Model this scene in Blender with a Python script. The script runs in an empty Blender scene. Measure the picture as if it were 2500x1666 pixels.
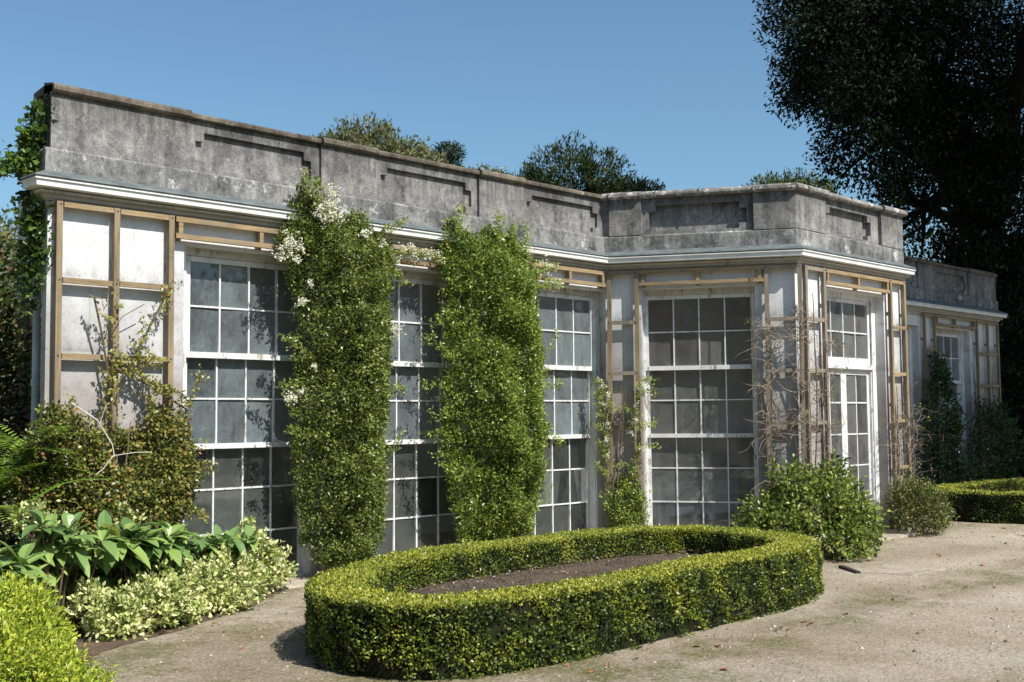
import bpy, math, random
import numpy as np
from mathutils import Vector, Matrix

rng = np.random.default_rng(7)
random.seed(7)
scene = bpy.context.scene
col = scene.collection
PI = math.pi

# ------------------------------------------------------------------ plan of the building (metres)
TH = math.radians(60)
D = 9.59                       # wing wall plane y
XL = 4.165                     # left end of the wing
XI = 11.409                    # inner corner wing / bay
LB, LC = 2.404, 2.80
XO, YC = XI + LB * math.cos(TH), D - LB * math.sin(TH)
XO2 = XO + LC
XI2 = XO2 + LB * math.cos(TH)
XR = XI2 + (XI - XL)
XM = (XO + XO2) / 2            # mirror axis of the facade
W1C, PITCH, PANE = 6.242, 2.2251, 0.323
HEAD = 3.215


class Frame:
    def __init__(s, ox, oy, dx, dy):
        s.o = (ox, oy); s.d = (dx, dy); s.n = (-dy, dx)     # n points into the building

    def __call__(s, u, k, z):
        return (s.o[0] + s.d[0] * u + s.n[0] * k, s.o[1] + s.d[1] * u + s.n[1] * k, z)


FA = Frame(0, D, 1, 0)
FB = Frame(XI, D, math.cos(TH), -math.sin(TH))
FC = Frame(XO, YC, 1, 0)
FD = Frame(XO2, YC, math.cos(TH), math.sin(TH))


# ------------------------------------------------------------------ object helpers
def tag(o, label=None, cat=None, group=None, kind=None):
    if label: o['label'] = label
    if cat: o['category'] = cat
    if group: o['group'] = group
    if kind: o['kind'] = kind
    return o


def thing(name, label, cat, loc, group=None):
    o = bpy.data.objects.new(name, None)
    o.empty_display_size = .2
    col.objects.link(o)
    o.location = loc
    return tag(o, label, cat, group)


def origin(parent):
    v = Vector((0, 0, 0))
    while parent is not None:
        v += parent.location
        parent = parent.parent
    return v


class MB:
    """collects faces given in world coordinates"""
    def __init__(s): s.v = []; s.f = []

    def poly(s, pts):
        b = len(s.v); s.v += [tuple(p) for p in pts]; s.f.append(tuple(range(b, b + len(pts))))

    def hexa(s, c):                      # 8 corners: bottom 4 (ccw) then top 4
        b = len(s.v); s.v += [tuple(p) for p in c]
        for q in ((3, 2, 1, 0), (4, 5, 6, 7), (0, 1, 5, 4), (1, 2, 6, 5), (2, 3, 7, 6), (3, 0, 4, 7)):
            s.f.append(tuple(b + i for i in q))

    def box(s, fr, u0, u1, k0, k1, z0, z1):
        s.hexa([fr(u0, k0, z0), fr(u1, k0, z0), fr(u1, k1, z0), fr(u0, k1, z0),
                fr(u0, k0, z1), fr(u1, k0, z1), fr(u1, k1, z1), fr(u0, k1, z1)])

    def tube(s, pts, rad, n=6, cap=True):
        pts = [Vector(p) for p in pts]; rings = []
        up = Vector((.13, .21, .97))
        for i, p in enumerate(pts):
            t = (pts[min(i + 1, len(pts) - 1)] - pts[max(i - 1, 0)])
            if t.length < 1e-9: t = Vector((0, 0, 1))
            t.normalize()
            a = t.cross(up)
            if a.length < .05: a = t.cross(Vector((1, 0, 0)))
            a.normalize(); c = t.cross(a)
            r = rad[i] if hasattr(rad, '__len__') else rad
            b = len(s.v)
            for k in range(n):
                g = 2 * PI * k / n
                s.v.append(tuple(p + a * math.cos(g) * r + c * math.sin(g) * r))
            rings.append(b)
        for i in range(len(rings) - 1):
            for k in range(n):
                k2 = (k + 1) % n
                s.f.append((rings[i] + k, rings[i] + k2, rings[i + 1] + k2, rings[i + 1] + k))
        if cap:
            s.f.append(tuple(rings[0] + k for k in range(n))[::-1])
            s.f.append(tuple(rings[-1] + k for k in range(n)))

    def sweep(s, prof, path, cap=True):
        """closed profile [(outward offset, z)] along a plan path with mitred corners"""
        n = len(path); ring = []
        for i in range(n):
            p = Vector(path[i])
            d0 = (Vector(path[i]) - Vector(path[i - 1])).normalized() if i > 0 else None
            d1 = (Vector(path[i + 1]) - Vector(path[i])).normalized() if i < n - 1 else None
            if d0 is None: d0 = d1
            if d1 is None: d1 = d0
            n0 = Vector((d0.y, -d0.x)); n1 = Vector((d1.y, -d1.x))
            m = (n0 + n1); m = m / max(m.dot(n1), 1e-6)
            b = len(s.v)
            for off, z in prof: s.v.append((p.x + m.x * off, p.y + m.y * off, z))
            ring.append(b)
        k = len(prof)
        for i in range(n - 1):
            for j in range(k):
                j2 = (j + 1) % k
                s.f.append((ring[i] + j, ring[i + 1] + j, ring[i + 1] + j2, ring[i] + j2))
        if cap:
            s.f.append(tuple(ring[0] + j for j in range(k)))
            s.f.append(tuple(ring[-1] + j for j in range(k))[::-1])

    def build(s, name, mat, parent=None, smooth=False):
        o0 = origin(parent)
        me = bpy.data.meshes.new(name)
        me.from_pydata([(x - o0.x, y - o0.y, z - o0.z) for x, y, z in s.v], [], s.f)
        me.materials.append(mat)
        if smooth:
            for p in me.polygons: p.use_smooth = True
        me.update()
        o = bpy.data.objects.new(name, me); col.objects.link(o)
        if parent is not None: o.parent = parent
        return o


def quads(name, V, tint, mat, parent=None):
    """one mesh out of an (N,4,3) array of leaf quads with a per-face tint"""
    V = np.asarray(V, dtype=np.float32)
    o0 = origin(parent)
    V = V - np.array([o0.x, o0.y, o0.z], dtype=np.float32)
    n = len(V)
    me = bpy.data.meshes.new(name)
    me.vertices.add(4 * n); me.vertices.foreach_set('co', V.reshape(-1))
    me.loops.add(4 * n); me.loops.foreach_set('vertex_index', np.arange(4 * n, dtype=np.int32))
    me.polygons.add(n); me.polygons.foreach_set('loop_start', np.arange(0, 4 * n, 4, dtype=np.int32))
    me.update(calc_edges=True)
    a = me.attributes.new('tint', 'FLOAT', 'FACE')
    a.data.foreach_set('value', np.asarray(tint, dtype=np.float32))
    me.materials.append(mat)
    o = bpy.data.objects.new(name, me); col.objects.link(o)
    if parent is not None: o.parent = parent
    return o


# ------------------------------------------------------------------ materials
def new_mat(name):
    m = bpy.data.materials.new(name); m.use_nodes = True
    nt = m.node_tree; nt.nodes.clear()
    return m, nt


class N:
    def __init__(s, nt): s.nt = nt

    def __call__(s, typ, ins=None, **props):
        n = s.nt.nodes.new(typ)
        for k, v in props.items(): setattr(n, k, v)
        if ins:
            for k, v in ins.items():
                sock = n.inputs[k]
                if isinstance(v, bpy.types.NodeSocket): s.nt.links.new(v, sock)
                else: sock.default_value = v
        return n

    def ramp(s, fac, stops, interp='LINEAR'):
        n = s.nt.nodes.new('ShaderNodeValToRGB'); n.color_ramp.interpolation = interp
        e = n.color_ramp.elements
        while len(e) < len(stops): e.new(.5)
        for i, (p, c) in enumerate(stops):
            e[i].position = p
            e[i].color = (c, c, c, 1) if not hasattr(c, '__len__') else (c[0], c[1], c[2], 1)
        s.nt.links.new(fac, n.inputs[0])
        return n.outputs['Color']

    def mix(s, fac, a, b, blend='MIX'):
        n = s.nt.nodes.new('ShaderNodeMix'); n.data_type = 'RGBA'; n.blend_type = blend
        for i, v in ((0, fac), (6, a), (7, b)):
            if isinstance(v, bpy.types.NodeSocket): s.nt.links.new(v, n.inputs[i])
            elif i == 0: n.inputs[0].default_value = v
            else: n.inputs[i].default_value = (v[0], v[1], v[2], 1)
        return n.outputs[2]

    def pos(s, sc=(1, 1, 1)):
        tc = s.nt.nodes.new('ShaderNodeNewGeometry')
        mp = s('ShaderNodeMapping', {'Vector': tc.outputs['Position'], 'Scale': sc})
        return mp.outputs[0]

    def noise(s, scale, detail=4, rough=.55, vec=None, sc=(1, 1, 1)):
        v = vec if vec is not None else s.pos(sc)
        return s('ShaderNodeTexNoise', {'Vector': v, 'Scale': scale, 'Detail': detail, 'Roughness': rough}).outputs['Fac']

    def math(s, op, a, b=0.0, c=None):
        n = s.nt.nodes.new('ShaderNodeMath'); n.operation = op
        for i, v in enumerate((a, b, c)):
            if v is None: continue
            if isinstance(v, bpy.types.NodeSocket): s.nt.links.new(v, n.inputs[i])
            else: n.inputs[i].default_value = v
        return n.outputs[0]

    def z(s):
        g = s.nt.nodes.new('ShaderNodeNewGeometry')
        return s('ShaderNodeSeparateXYZ', {'Vector': g.outputs['Position']}).outputs['Z']

    def out(s, colr, rough=.8, bump=None, strength=.3, dist=.01, spec=.3):
        p = s('ShaderNodeBsdfPrincipled', {'Roughness': rough, 'Specular IOR Level': spec})
        if isinstance(colr, bpy.types.NodeSocket): s.nt.links.new(colr, p.inputs['Base Color'])
        else: p.inputs['Base Color'].default_value = (*colr, 1)
        if bump is not None:
            b = s('ShaderNodeBump', {'Height': bump, 'Strength': strength, 'Distance': dist})
            s.nt.links.new(b.outputs[0], p.inputs['Normal'])
        o = s('ShaderNodeOutputMaterial', {'Surface': p.outputs[0]})
        return p


def leaf_mat(name, stops, rough=.42, trans=.3, spec=.35):
    m, nt = new_mat(name); n = N(nt)
    a = n('ShaderNodeAttribute', attribute_name='tint', attribute_type='GEOMETRY')
    c = n.ramp(a.outputs['Fac'], stops)
    p = n('ShaderNodeBsdfPrincipled', {'Base Color': c, 'Roughness': rough, 'Specular IOR Level': spec})
    tcol = n.mix(.5, c, (.9, 1.0, .25), 'MULTIPLY')
    t = n('ShaderNodeBsdfTranslucent', {'Color': c})
    mx = n('ShaderNodeMixShader', {'Fac': trans, 1: p.outputs[0], 2: t.outputs[0]})
    n('ShaderNodeOutputMaterial', {'Surface': mx.outputs[0]})
    return m


def mat_wall():
    m, nt = new_mat('limewashed_wall'); n = N(nt)
    big = n.noise(1.3, 5, .6); mid = n.noise(7, 5, .65); fine = n.noise(60, 4, .7)
    zz = n.z()
    # the limewash is fresh high up and worn to grey-pink render lower down
    h = n.math('ADD', n.math('MULTIPLY', n.math('SUBTRACT', zz, 1.9), .5), n.math('MULTIPLY', n.math('SUBTRACT', big, .5), 1.1))
    white = n.ramp(h, [(.0, (.335, .305, .29)), (.25, (.445, .44, .44)), (.60, (.675, .68, .685))])
    spot = n.ramp(mid, [(.26, .72), (.42, .97), (.7, 1.03)])
    c = n.mix(1, white, spot, 'MULTIPLY')
    grain = n.ramp(fine, [(.32, .8), (.5, 1.0), (.7, 1.04)])
    c = n.mix(1, c, grain, 'MULTIPLY')
    # algae collects on the ledges of the battens
    fr = n.math('FRACT', n.math('DIVIDE', n.math('SUBTRACT', zz, .235), .637))
    led = n.math('MULTIPLY', n.ramp(fr, [(.05, .0), (.08, .75), (.17, .25), (.30, 0)]), n.ramp(n.noise(9, 5, .7, sc=(1, 1, .4)), [(.42, 0), (.62, 1)]))
    c = n.mix(led, c, (.17, .165, .145))
    strk = n.math('MULTIPLY', n.ramp(n.noise(6, 4, .6, sc=(3, 3, .18)), [(.60, 0), (.76, 1)]), .35)
    c = n.mix(strk, c, (.27, .25, .22))
    low = n.math('MULTIPLY', n.ramp(zz, [(0, 1), (.5, 0)]), n.ramp(n.noise(5, 4, .6), [(.3, 0), (.6, .8)]))
    c = n.mix(low, c, (.30, .235, .17))
    n.out(c, .9, fine, .25, .01, .15)
    return m


def mat_stone(name, dark, midc, light, lich, lichen_amt=.62, pink=0.0):
    m, nt = new_mat(name); n = N(nt)
    a = n.noise(2.2, 6, .7); b = n.noise(14, 6, .72); f = n.noise(75, 4, .75)
    v = n.noise(8, 6, .7, sc=(1, 1, .16))
    s = n.math('ADD', n.math('MULTIPLY', a, .45), n.math('ADD', n.math('MULTIPLY', b, .30), n.math('MULTIPLY', v, .36)))
    c = n.ramp(s, [(.44, dark), (.555, midc), (.67, light)])
    if pink: c = n.mix(n.math('MULTIPLY', n.ramp(n.noise(1.1, 3, .5), [(.45, 0), (.65, 1)]), pink), c, (.33, .245, .235))
    c = n.mix(1, c, n.ramp(f, [(.33, .55), (.5, 1.0), (.68, 1.25)]), 'MULTIPLY')
    li = n.math('MULTIPLY', n.ramp(n.noise(4.5, 7, .78), [(lichen_amt, 0), (lichen_amt + .07, 1)]), n.ramp(n.noise(40, 4, .7), [(.35, .2), (.55, 1)]))
    c = n.mix(li, c, lich)
    if lichen_amt > .6 and name.startswith('weathered'):
        zz = n.z()
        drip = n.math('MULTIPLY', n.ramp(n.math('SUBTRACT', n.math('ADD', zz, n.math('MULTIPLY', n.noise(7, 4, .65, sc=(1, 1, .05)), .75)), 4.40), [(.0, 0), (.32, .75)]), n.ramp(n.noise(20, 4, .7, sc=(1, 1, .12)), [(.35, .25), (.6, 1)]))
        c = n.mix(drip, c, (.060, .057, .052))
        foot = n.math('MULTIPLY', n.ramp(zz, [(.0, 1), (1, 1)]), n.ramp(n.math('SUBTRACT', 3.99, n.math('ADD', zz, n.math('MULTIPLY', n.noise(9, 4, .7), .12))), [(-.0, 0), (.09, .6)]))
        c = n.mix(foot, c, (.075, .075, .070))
        ck = n('ShaderNodeTexVoronoi', {'Vector': n.pos((.9, .9, 1.5)), 'Scale': 1.3, 'Randomness': 1.0}, feature='DISTANCE_TO_EDGE')
        wob = n.math('ADD', ck.outputs['Distance'], n.math('MULTIPLY', n.math('SUBTRACT', n.noise(14, 4, .7), .5), .05))
        c = n.mix(n.math('MULTIPLY', n.ramp(n.math('ABSOLUTE', wob), [(.0, 1), (.006, 0)]), .55), c, (.04, .04, .038))
    sp = n.ramp(n('ShaderNodeTexVoronoi', {'Vector': n.pos(), 'Scale': 26, 'Randomness': 1.0}).outputs['Distance'], [(.10, 1), (.17, 0)])
    sp = n.math('MULTIPLY', sp, n.ramp(n.noise(3.2, 2), [(.5, 0), (.62, .6)]))
    c = n.mix(sp, c, lich)
    n.out(c, .92, n.math('ADD', b, n.math('MULTIPLY', f, .5)), .5, .012, .1)
    return m


def mat_paint(name, base=(.80, .80, .78), wear=(.33, .29, .24), amt=.62, rough=.5):
    m, nt = new_mat(name); n = N(nt)
    a = n.noise(16, 6, .75, sc=(1, 1, .35)); b = n.noise(3.5, 3, .6)
    c = n.mix(n.ramp(n.math('ADD', n.math('MULTIPLY', a, .75), n.math('MULTIPLY', b, .25)), [(amt - .04, 0), (amt + .03, 1)]), base, wear)
    c = n.mix(1, c, n.ramp(n.noise(5, 5, .7), [(.3, .78), (.6, 1.0)]), 'MULTIPLY')
    n.out(c, rough, a, .3, .003, .35)
    return m


def mat_wood(name, sc, stops, rough=.75):
    m, nt = new_mat(name); n = N(nt)
    g = n.noise(6, 5, .65, sc=sc); big = n.noise(1.1, 3, .6); f = n.noise(90, 3, .6)
    s = n.math('ADD', n.math('MULTIPLY', g, .55), n.math('MULTIPLY', big, .45))
    c = n.ramp(s, stops)
    c = n.mix(1, c, n.ramp(f, [(.3, .78), (.6, 1.06)]), 'MULTIPLY')
    zz = n.z()
    wx = n.math('MULTIPLY', n.ramp(n.math('ADD', zz, n.math('MULTIPLY', n.noise(2.5, 4, .7), 1.6)), [(.0, 1), (.99, .0)]), .8)
    c = n.mix(wx, c, (.20, .165, .115))
    gr = n.ramp(n.noise(7, 5, .75), [(.50, 0), (.66, .75)])
    c = n.mix(gr, c, (.23, .20, .16))
    n.out(c, rough, g, .35, .004, .2)
    return m


def mat_glass(name, dust_lo, dust_hi, dustcol, tint=.75, refl=1.5):
    m, nt = new_mat(name); n = N(nt)
    g = n.nt.nodes.new('ShaderNodeNewGeometry')
    rnd = g.outputs['Random Per Island']
    tr = n('ShaderNodeBsdfTransparent', {'Color': (tint, tint * 1.02, tint, 1)})
    gl = n('ShaderNodeBsdfGlossy', {'Color': (.95, .97, 1, 1), 'Roughness': .03})
    wav = n.noise(3.0, 2, .5)
    bp = n('ShaderNodeBump', {'Height': wav, 'Strength': .06, 'Distance': .05})
    nt.links.new(bp.outputs[0], gl.inputs['Normal'])
    fr = n('ShaderNodeFresnel', {'IOR': 1.5})
    f2 = n.math('MULTIPLY', fr.outputs[0], refl)
    mx = n('ShaderNodeMixShader', {'Fac': f2, 1: tr.outputs[0], 2: gl.outputs[0]})
    d = n('ShaderNodeBsdfDiffuse', {'Color': (*dustcol, 1)})
    a = n.noise(5.5, 6, .75, sc=(1, 1, .55)); b = n.noise(38, 5, .8)
    s = n.math('ADD', n.math('MULTIPLY', a, .42), n.math('ADD', n.math('MULTIPLY', b, .26), n.math('MULTIPLY', n.math('ADD', n.math('MULTIPLY', rnd, .6), .2), .32)))
    fac = n.ramp(s, [(.38, dust_lo), (.62, dust_hi)])
    m2 = n('ShaderNodeMixShader', {'Fac': fac, 1: mx.outputs[0], 2: d.outputs[0]})
    n('ShaderNodeOutputMaterial', {'Surface': m2.outputs[0]})
    return m


def mat_plain(name, colr, rough=.7, var=.25, scale=8, spec=.3, bump=0):
    m, nt = new_mat(name); n = N(nt)
    f = n.noise(scale, 5, .65)
    c = n.mix(1, colr, n.ramp(f, [(.3, 1 - var), (.7, 1 + var * .4)]), 'MULTIPLY')
    n.out(c, rough, f, bump, .01, spec)
    return m


def mat_gravel():
    m, nt = new_mat('gravel_path'); n = N(nt)
    big = n.noise(.55, 6, .66); mid = n.noise(2.2, 6, .7); fine = n.noise(42, 5, .82); vf = n.noise(170, 3, .7)
    c = n.ramp(big, [(.32, (.285, .23, .168)), (.47, (.405, .342, .264)), (.62, (.47, .41, .33))])
    c = n.mix(n.math('MULTIPLY', n.ramp(mid, [(.50, 0), (.66, 1)]), .5), c, (.27, .22, .16))
    g = nt.nodes.new('ShaderNodeNewGeometry'); xyz = n('ShaderNodeSeparateXYZ', {'Vector': g.outputs['Position']})
    X, Y = xyz.outputs['X'], xyz.outputs['Y']
    # worn, darker earth with moss where nobody walks: along the hedge, the border and the building
    edge = n.math('MAXIMUM', n.ramp(n.math('ABSOLUTE', n.math('SUBTRACT', Y, 4.72)), [(.12, 1), (.62, 0)]), n.ramp(Y, [(.0, 0), (1, 0)]))
    side = n('ShaderNodeMapRange', {'Value': Y, 'From Min': 5.6, 'From Max': 7.4}).outputs[0]
    west = n('ShaderNodeMapRange', {'Value': X, 'From Min': 8.5, 'From Max': 5.5}).outputs[0]
    damp = n.math('MAXIMUM', edge, n.math('MULTIPLY', n.math('MAXIMUM', side, west), .8))
    patch = n.ramp(n.noise(1.3, 7, .75), [(.40, 0), (.58, 1)])
    c = n.mix(n.math('MULTIPLY', damp, n.math('ADD', n.math('MULTIPLY', patch, .6), .15)), c, (.225, .185, .125))
    moss = n.math('MULTIPLY', n.math('MULTIPLY', n.math('ADD', damp, .16), n.ramp(n.noise(1.0, 7, .75), [(.46, 0), (.58, 1)])), n.ramp(n.noise(18, 5, .75), [(.36, .1), (.58, .9)]))
    c = n.mix(moss, c, (.125, .118, .035))
    vo = n('ShaderNodeTexVoronoi', {'Vector': n.pos(), 'Scale': 75.0, 'Randomness': 1.0})
    vs_ = n('ShaderNodeSeparateColor', {'Color': vo.outputs['Color']})
    c = n.mix(1, c, n.ramp(vs_.outputs[0], [(.0, .62), (.25, .92), (.75, 1.05), (1, 1.4)]), 'MULTIPLY')
    c = n.mix(1, c, n.ramp(fine, [(.28, .42), (.47, 1.0), (.72, 1.25)]), 'MULTIPLY')
    c = n.mix(1, c, n.ramp(vf, [(.3, .6), (.6, 1.12)]), 'MULTIPLY')
    n.out(c, .95, n.math('ADD', fine, n.math('MULTIPLY', vf, .6)), .9, .014, .1)
    return m


def mat_soil(name, dark, light):
    m, nt = new_mat(name); n = N(nt)
    f = n.noise(48, 5, .8); b = n.noise(3, 4, .6)
    c = n.ramp(f, [(.33, dark), (.52, light), (.72, tuple(min(1, x * 1.9) for x in light))])
    c = n.mix(1, c, n.ramp(b, [(.3, .7), (.7, 1.15)]), 'MULTIPLY')
    n.out(c, .95, f, .9, .02, .1)
    return m


M = {}
M['wall'] = mat_wall()
M['parapet'] = mat_stone('weathered_parapet_render', (.068, .067, .067), (.188, .184, .179), (.345, .335, .32), (.52, .505, .48), .63, .10)
M['plinth'] = mat_stone('lichened_plinth_render', (.055, .055, .055), (.165, .163, .158), (.33, .325, .31), (.55, .54, .52), .565)
M['coping'] = mat_stone('mossy_coping_stone', (.05, .043, .036), (.115, .098, .078), (.20, .165, .125), (.50, .49, .46), .60)
M['fascia'] = mat_paint('white_fascia_paint', (.74, .74, .72), (.5, .48, .44), .74)
M['lead'] = mat_plain('grey_lead', (.13, .15, .155), .6, .5, 6, .3)
M['moulding'] = mat_paint('cream_moulding_paint', (.42, .395, .345), (.20, .18, .15), .60)
M['paint'] = mat_paint('flaking_white_paint', (.72, .72, .71), (.36, .33, .29), .585)
M['paint_head'] = mat_paint('old_cream_paint', (.55, .52, .45), (.30, .25, .19), .55)
M['post_wood'] = mat_wood('trellis_post_wood', (6, 6, .35), [(.36, (.135, .11, .078)), (.50, (.245, .185, .115)), (.64, (.35, .27, .165))])
M['batten_wood'] = mat_wood('trellis_batten_wood', (.6, .6, 8), [(.36, (.155, .122, .082)), (.50, (.295, .212, .118)), (.64, (.41, .30, .17))])
M['grey_wood'] = mat_wood('silvered_trellis_wood', (6, 6, .35), [(.36, (.13, .115, .095)), (.50, (.25, .215, .17)), (.64, (.34, .28, .20))])
M['glass_dusty'] = mat_glass('dusty_window_glass', .10, .52, (.27, .32, .345), .8, 2.0)
M['glass_low'] = mat_glass('lower_window_glass', .05, .24, (.27, .30, .28), .75, 1.8)
M['glass_clear'] = mat_glass('bay_window_glass', .06, .30, (.40, .40, .39), .97, 1.0)
M['inner'] = mat_plain('interior_plaster', (.76, .67, .57), .9, .2, 2)
M['floor'] = mat_plain('interior_tile_floor', (.50, .34, .25), .6, .2, 3)
M['roof'] = mat_plain('roof_lead', (.18, .19, .20), .6, .3, 2)
M['planter'] = mat_plain('white_planter_paint', (.88, .88, .88), .5, .08, 5)
M['gravel'] = mat_gravel()
M['soil'] = mat_soil('border_soil', (.045, .03, .02), (.16, .115, .08))
M['mulch'] = mat_soil('dark_bark_mulch', (.038, .028, .021), (.125, .095, .072))
M['bay_coping'] = mat_stone('pale_lichened_coping', (.085, .08, .075), (.19, .178, .165), (.31, .29, .265), (.62, .61, .585), .535)
M['stone'] = mat_stone('doorstep_stone', (.22, .19, .15), (.36, .31, .25), (.46, .40, .33), (.55, .52, .46), .72)
M['slab'] = mat_stone('drain_stone', (.20, .175, .14), (.33, .285, .225), (.42, .36, .29), (.5, .47, .4), .75)
M['bark'] = mat_plain('tree_bark', (.010, .009, .008), .9, .5, 12, .1, .6)
M['stem'] = mat_plain('climber_stem', (.17, .125, .085), .9, .4, 30, .1)
M['twig'] = mat_plain('dry_twigs', (.31, .245, .19), .9, .5, 22, .1)
M['pale_twig'] = mat_plain('bleached_dead_branch', (.55, .50, .43), .9, .3, 22, .1)
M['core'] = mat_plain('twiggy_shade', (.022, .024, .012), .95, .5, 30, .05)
M['dark_iron'] = mat_plain('dark_iron', (.035, .033, .03), .7, .3, 20)
M['pipe'] = mat_plain('grey_drainpipe', (.40, .43, .45), .5, .3, 6)
M['brownleaf'] = mat_plain('dry_brown_leaf', (.30, .12, .055), .8, .4, 40)
M['whitechip'] = mat_plain('pale_pebbles', (.50, .44, .36), .9, .4, 40)

M['box'] = leaf_mat('box_leaves', [(.0, (.018, .034, .010)), (.30, (.062, .100, .019)), (.55, (.155, .205, .032)), (.80, (.31, .34, .042)), (1, (.46, .43, .065))], .40, .25)
M['pyra'] = leaf_mat('pyracantha_leaves', [(.0, (.026, .046, .012)), (.35, (.110, .160, .034)), (.70, (.28, .325, .07)), (1, (.46, .45, .13))], .36, .33, .45)
M['pyra2'] = leaf_mat('bright_climber_leaves', [(.0, (.03, .058, .012)), (.35, (.13, .205, .034)), (.70, (.31, .385, .07)), (1, (.50, .51, .13))], .36, .35, .45)
M['quince'] = leaf_mat('bronze_green_leaves', [(.0, (.03, .038, .012)), (.35, (.115, .145, .03)), (.65, (.26, .27, .06)), (.88, (.36, .29, .09)), (1, (.36, .17, .07))], .38, .25)
M['euon'] = leaf_mat('cream_variegated_leaves', [(.0, (.06, .11, .02)), (.25, (.20, .28, .055)), (.5, (.47, .51, .17)), (1, (.80, .77, .44))], .45, .25)
M['lime'] = leaf_mat('lime_yellow_leaves', [(.0, (.07, .12, .012)), (.4, (.24, .33, .03)), (.75, (.44, .50, .05)), (1, (.62, .60, .10))], .45, .3)
M['bigleaf'] = leaf_mat('broad_glossy_leaves', [(.0, (.05, .11, .04)), (.45, (.16, .265, .08)), (.85, (.31, .42, .11)), (1, (.56, .55, .14))], .32, .25, .5)
M['bush'] = leaf_mat('fresh_green_leaves', [(.0, (.028, .048, .012)), (.4, (.125, .18, .032)), (.75, (.27, .33, .062)), (1, (.42, .43, .11))], .38, .28)
M['bush2'] = leaf_mat('dull_green_leaves', [(.0, (.02, .034, .010)), (.4, (.085, .11, .026)), (.75, (.19, .205, .055)), (1, (.31, .23, .085))], .42, .25)
M['ivy'] = leaf_mat('ivy_leaves', [(.0, (.010, .022, .008)), (.5, (.05, .10, .018)), (1, (.16, .25, .045))], .35, .25)
M['fern'] = leaf_mat('fern_fronds', [(.0, (.06, .12, .02)), (.5, (.17, .30, .04)), (1, (.36, .48, .08))], .5, .35)
M['darkshrub'] = leaf_mat('shrub_leaves', [(.0, (.010, .016, .007)), (.5, (.04, .065, .015)), (.85, (.12, .16, .04)), (1, (.20, .085, .05))], .45, .25)
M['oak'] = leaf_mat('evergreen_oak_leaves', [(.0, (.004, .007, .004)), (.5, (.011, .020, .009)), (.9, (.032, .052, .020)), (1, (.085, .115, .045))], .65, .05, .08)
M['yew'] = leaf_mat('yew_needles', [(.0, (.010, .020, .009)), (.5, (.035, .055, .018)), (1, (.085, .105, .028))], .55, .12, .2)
M['olive'] = leaf_mat('olive_green_leaves', [(.0, (.05, .06, .025)), (.5, (.13, .145, .055)), (1, (.25, .235, .10))], .5, .25)
M['pine'] = leaf_mat('pine_needles', [(.0, (.018, .032, .012)), (.5, (.065, .095, .028)), (1, (.15, .18, .055))], .55, .15, .2)
M['flower'] = leaf_mat('cream_white_flowers', [(.0, (.50, .47, .28)), (.5, (.72, .69, .53)), (1, (.84, .83, .74))], .6, .3, .2)


# ------------------------------------------------------------------ foliage helpers
def nrm(a): return a / np.maximum(np.linalg.norm(a, axis=-1, keepdims=True), 1e-9)


def leafquads(p, d, n, L, W, fold=.12, droop=.0):
    d = nrm(d); s = nrm(np.cross(d, n)); n = np.cross(s, d)
    L = np.broadcast_to(np.asarray(L, float), (len(p),))[:, None]; W = np.broadcast_to(np.asarray(W, float), (len(p),))[:, None]
    m = p + d * L * .48 + n * fold * W
    return np.stack([p, m + s * W * .5, p + d * L - n * droop * L, m - s * W * .5], 1)


def clumps(C, O, per, sig, L, W, up=.35, spread=.9, tb=.45, tv=.2, lv=.15, fold=.12, flat=1.0):
    """leaves in clumps: C centres, O outward directions"""
    m = len(C); k = m * per
    c = np.repeat(C, per, 0); o = np.repeat(nrm(O), per, 0)
    g = rng.normal(size=(k, 3)); g *= sig * np.minimum(1, 1.6 / np.maximum(np.linalg.norm(g, axis=1, keepdims=True), 1e-6))
    p = c + g
    d = nrm(o + rng.normal(size=(k, 3)) * spread + np.array([0, 0, up]))
    n = nrm(o * .5 + np.array([0, -.25, .75]) * flat + rng.normal(size=(k, 3)) * .55)
    sc = rng.uniform(.65, 1.25, k)
    t = np.repeat(tb + rng.normal(size=m) * tv, per) + rng.normal(size=k) * lv
    return leafquads(p, d, n, L * sc, W * sc, fold), np.clip(t, 0, 1)


def vnoise(p, f, seed=0):
    """cheap smooth noise in [-1,1] from summed sines"""
    r = np.random.default_rng(seed); s = np.zeros(len(p))
    for i in range(7):
        k = r.normal(size=3) * f * (.6 + .35 * i); s += np.sin(p @ k + r.uniform(0, 6.28)) / (1 + .25 * i)
    return s / 3.2


def inpoly(x, y, poly):
    poly = np.asarray(poly, float); c = np.zeros(len(x), bool)
    x0, y0 = poly[:, 0], poly[:, 1]; x1, y1 = np.roll(x0, -1), np.roll(y0, -1)
    for a, b, e, f in zip(x0, y0, x1, y1):
        cr = ((b > y) != (f > y)) & (x < (e - a) * (y - b) / (f - b + 1e-12) + a)
        c ^= cr
    return c


def edgedist(x, y, poly):
    poly = np.asarray(poly, float); P = np.stack([x, y], 1); best = np.full(len(x), 9.)
    for i in range(len(poly)):
        a, b = poly[i], poly[(i + 1) % len(poly)]; ab = b - a
        t = np.clip(((P - a) @ ab) / (ab @ ab + 1e-12), 0, 1)
        best = np.minimum(best, np.linalg.norm(P - a - t[:, None] * ab, axis=1))
    return best


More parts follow.
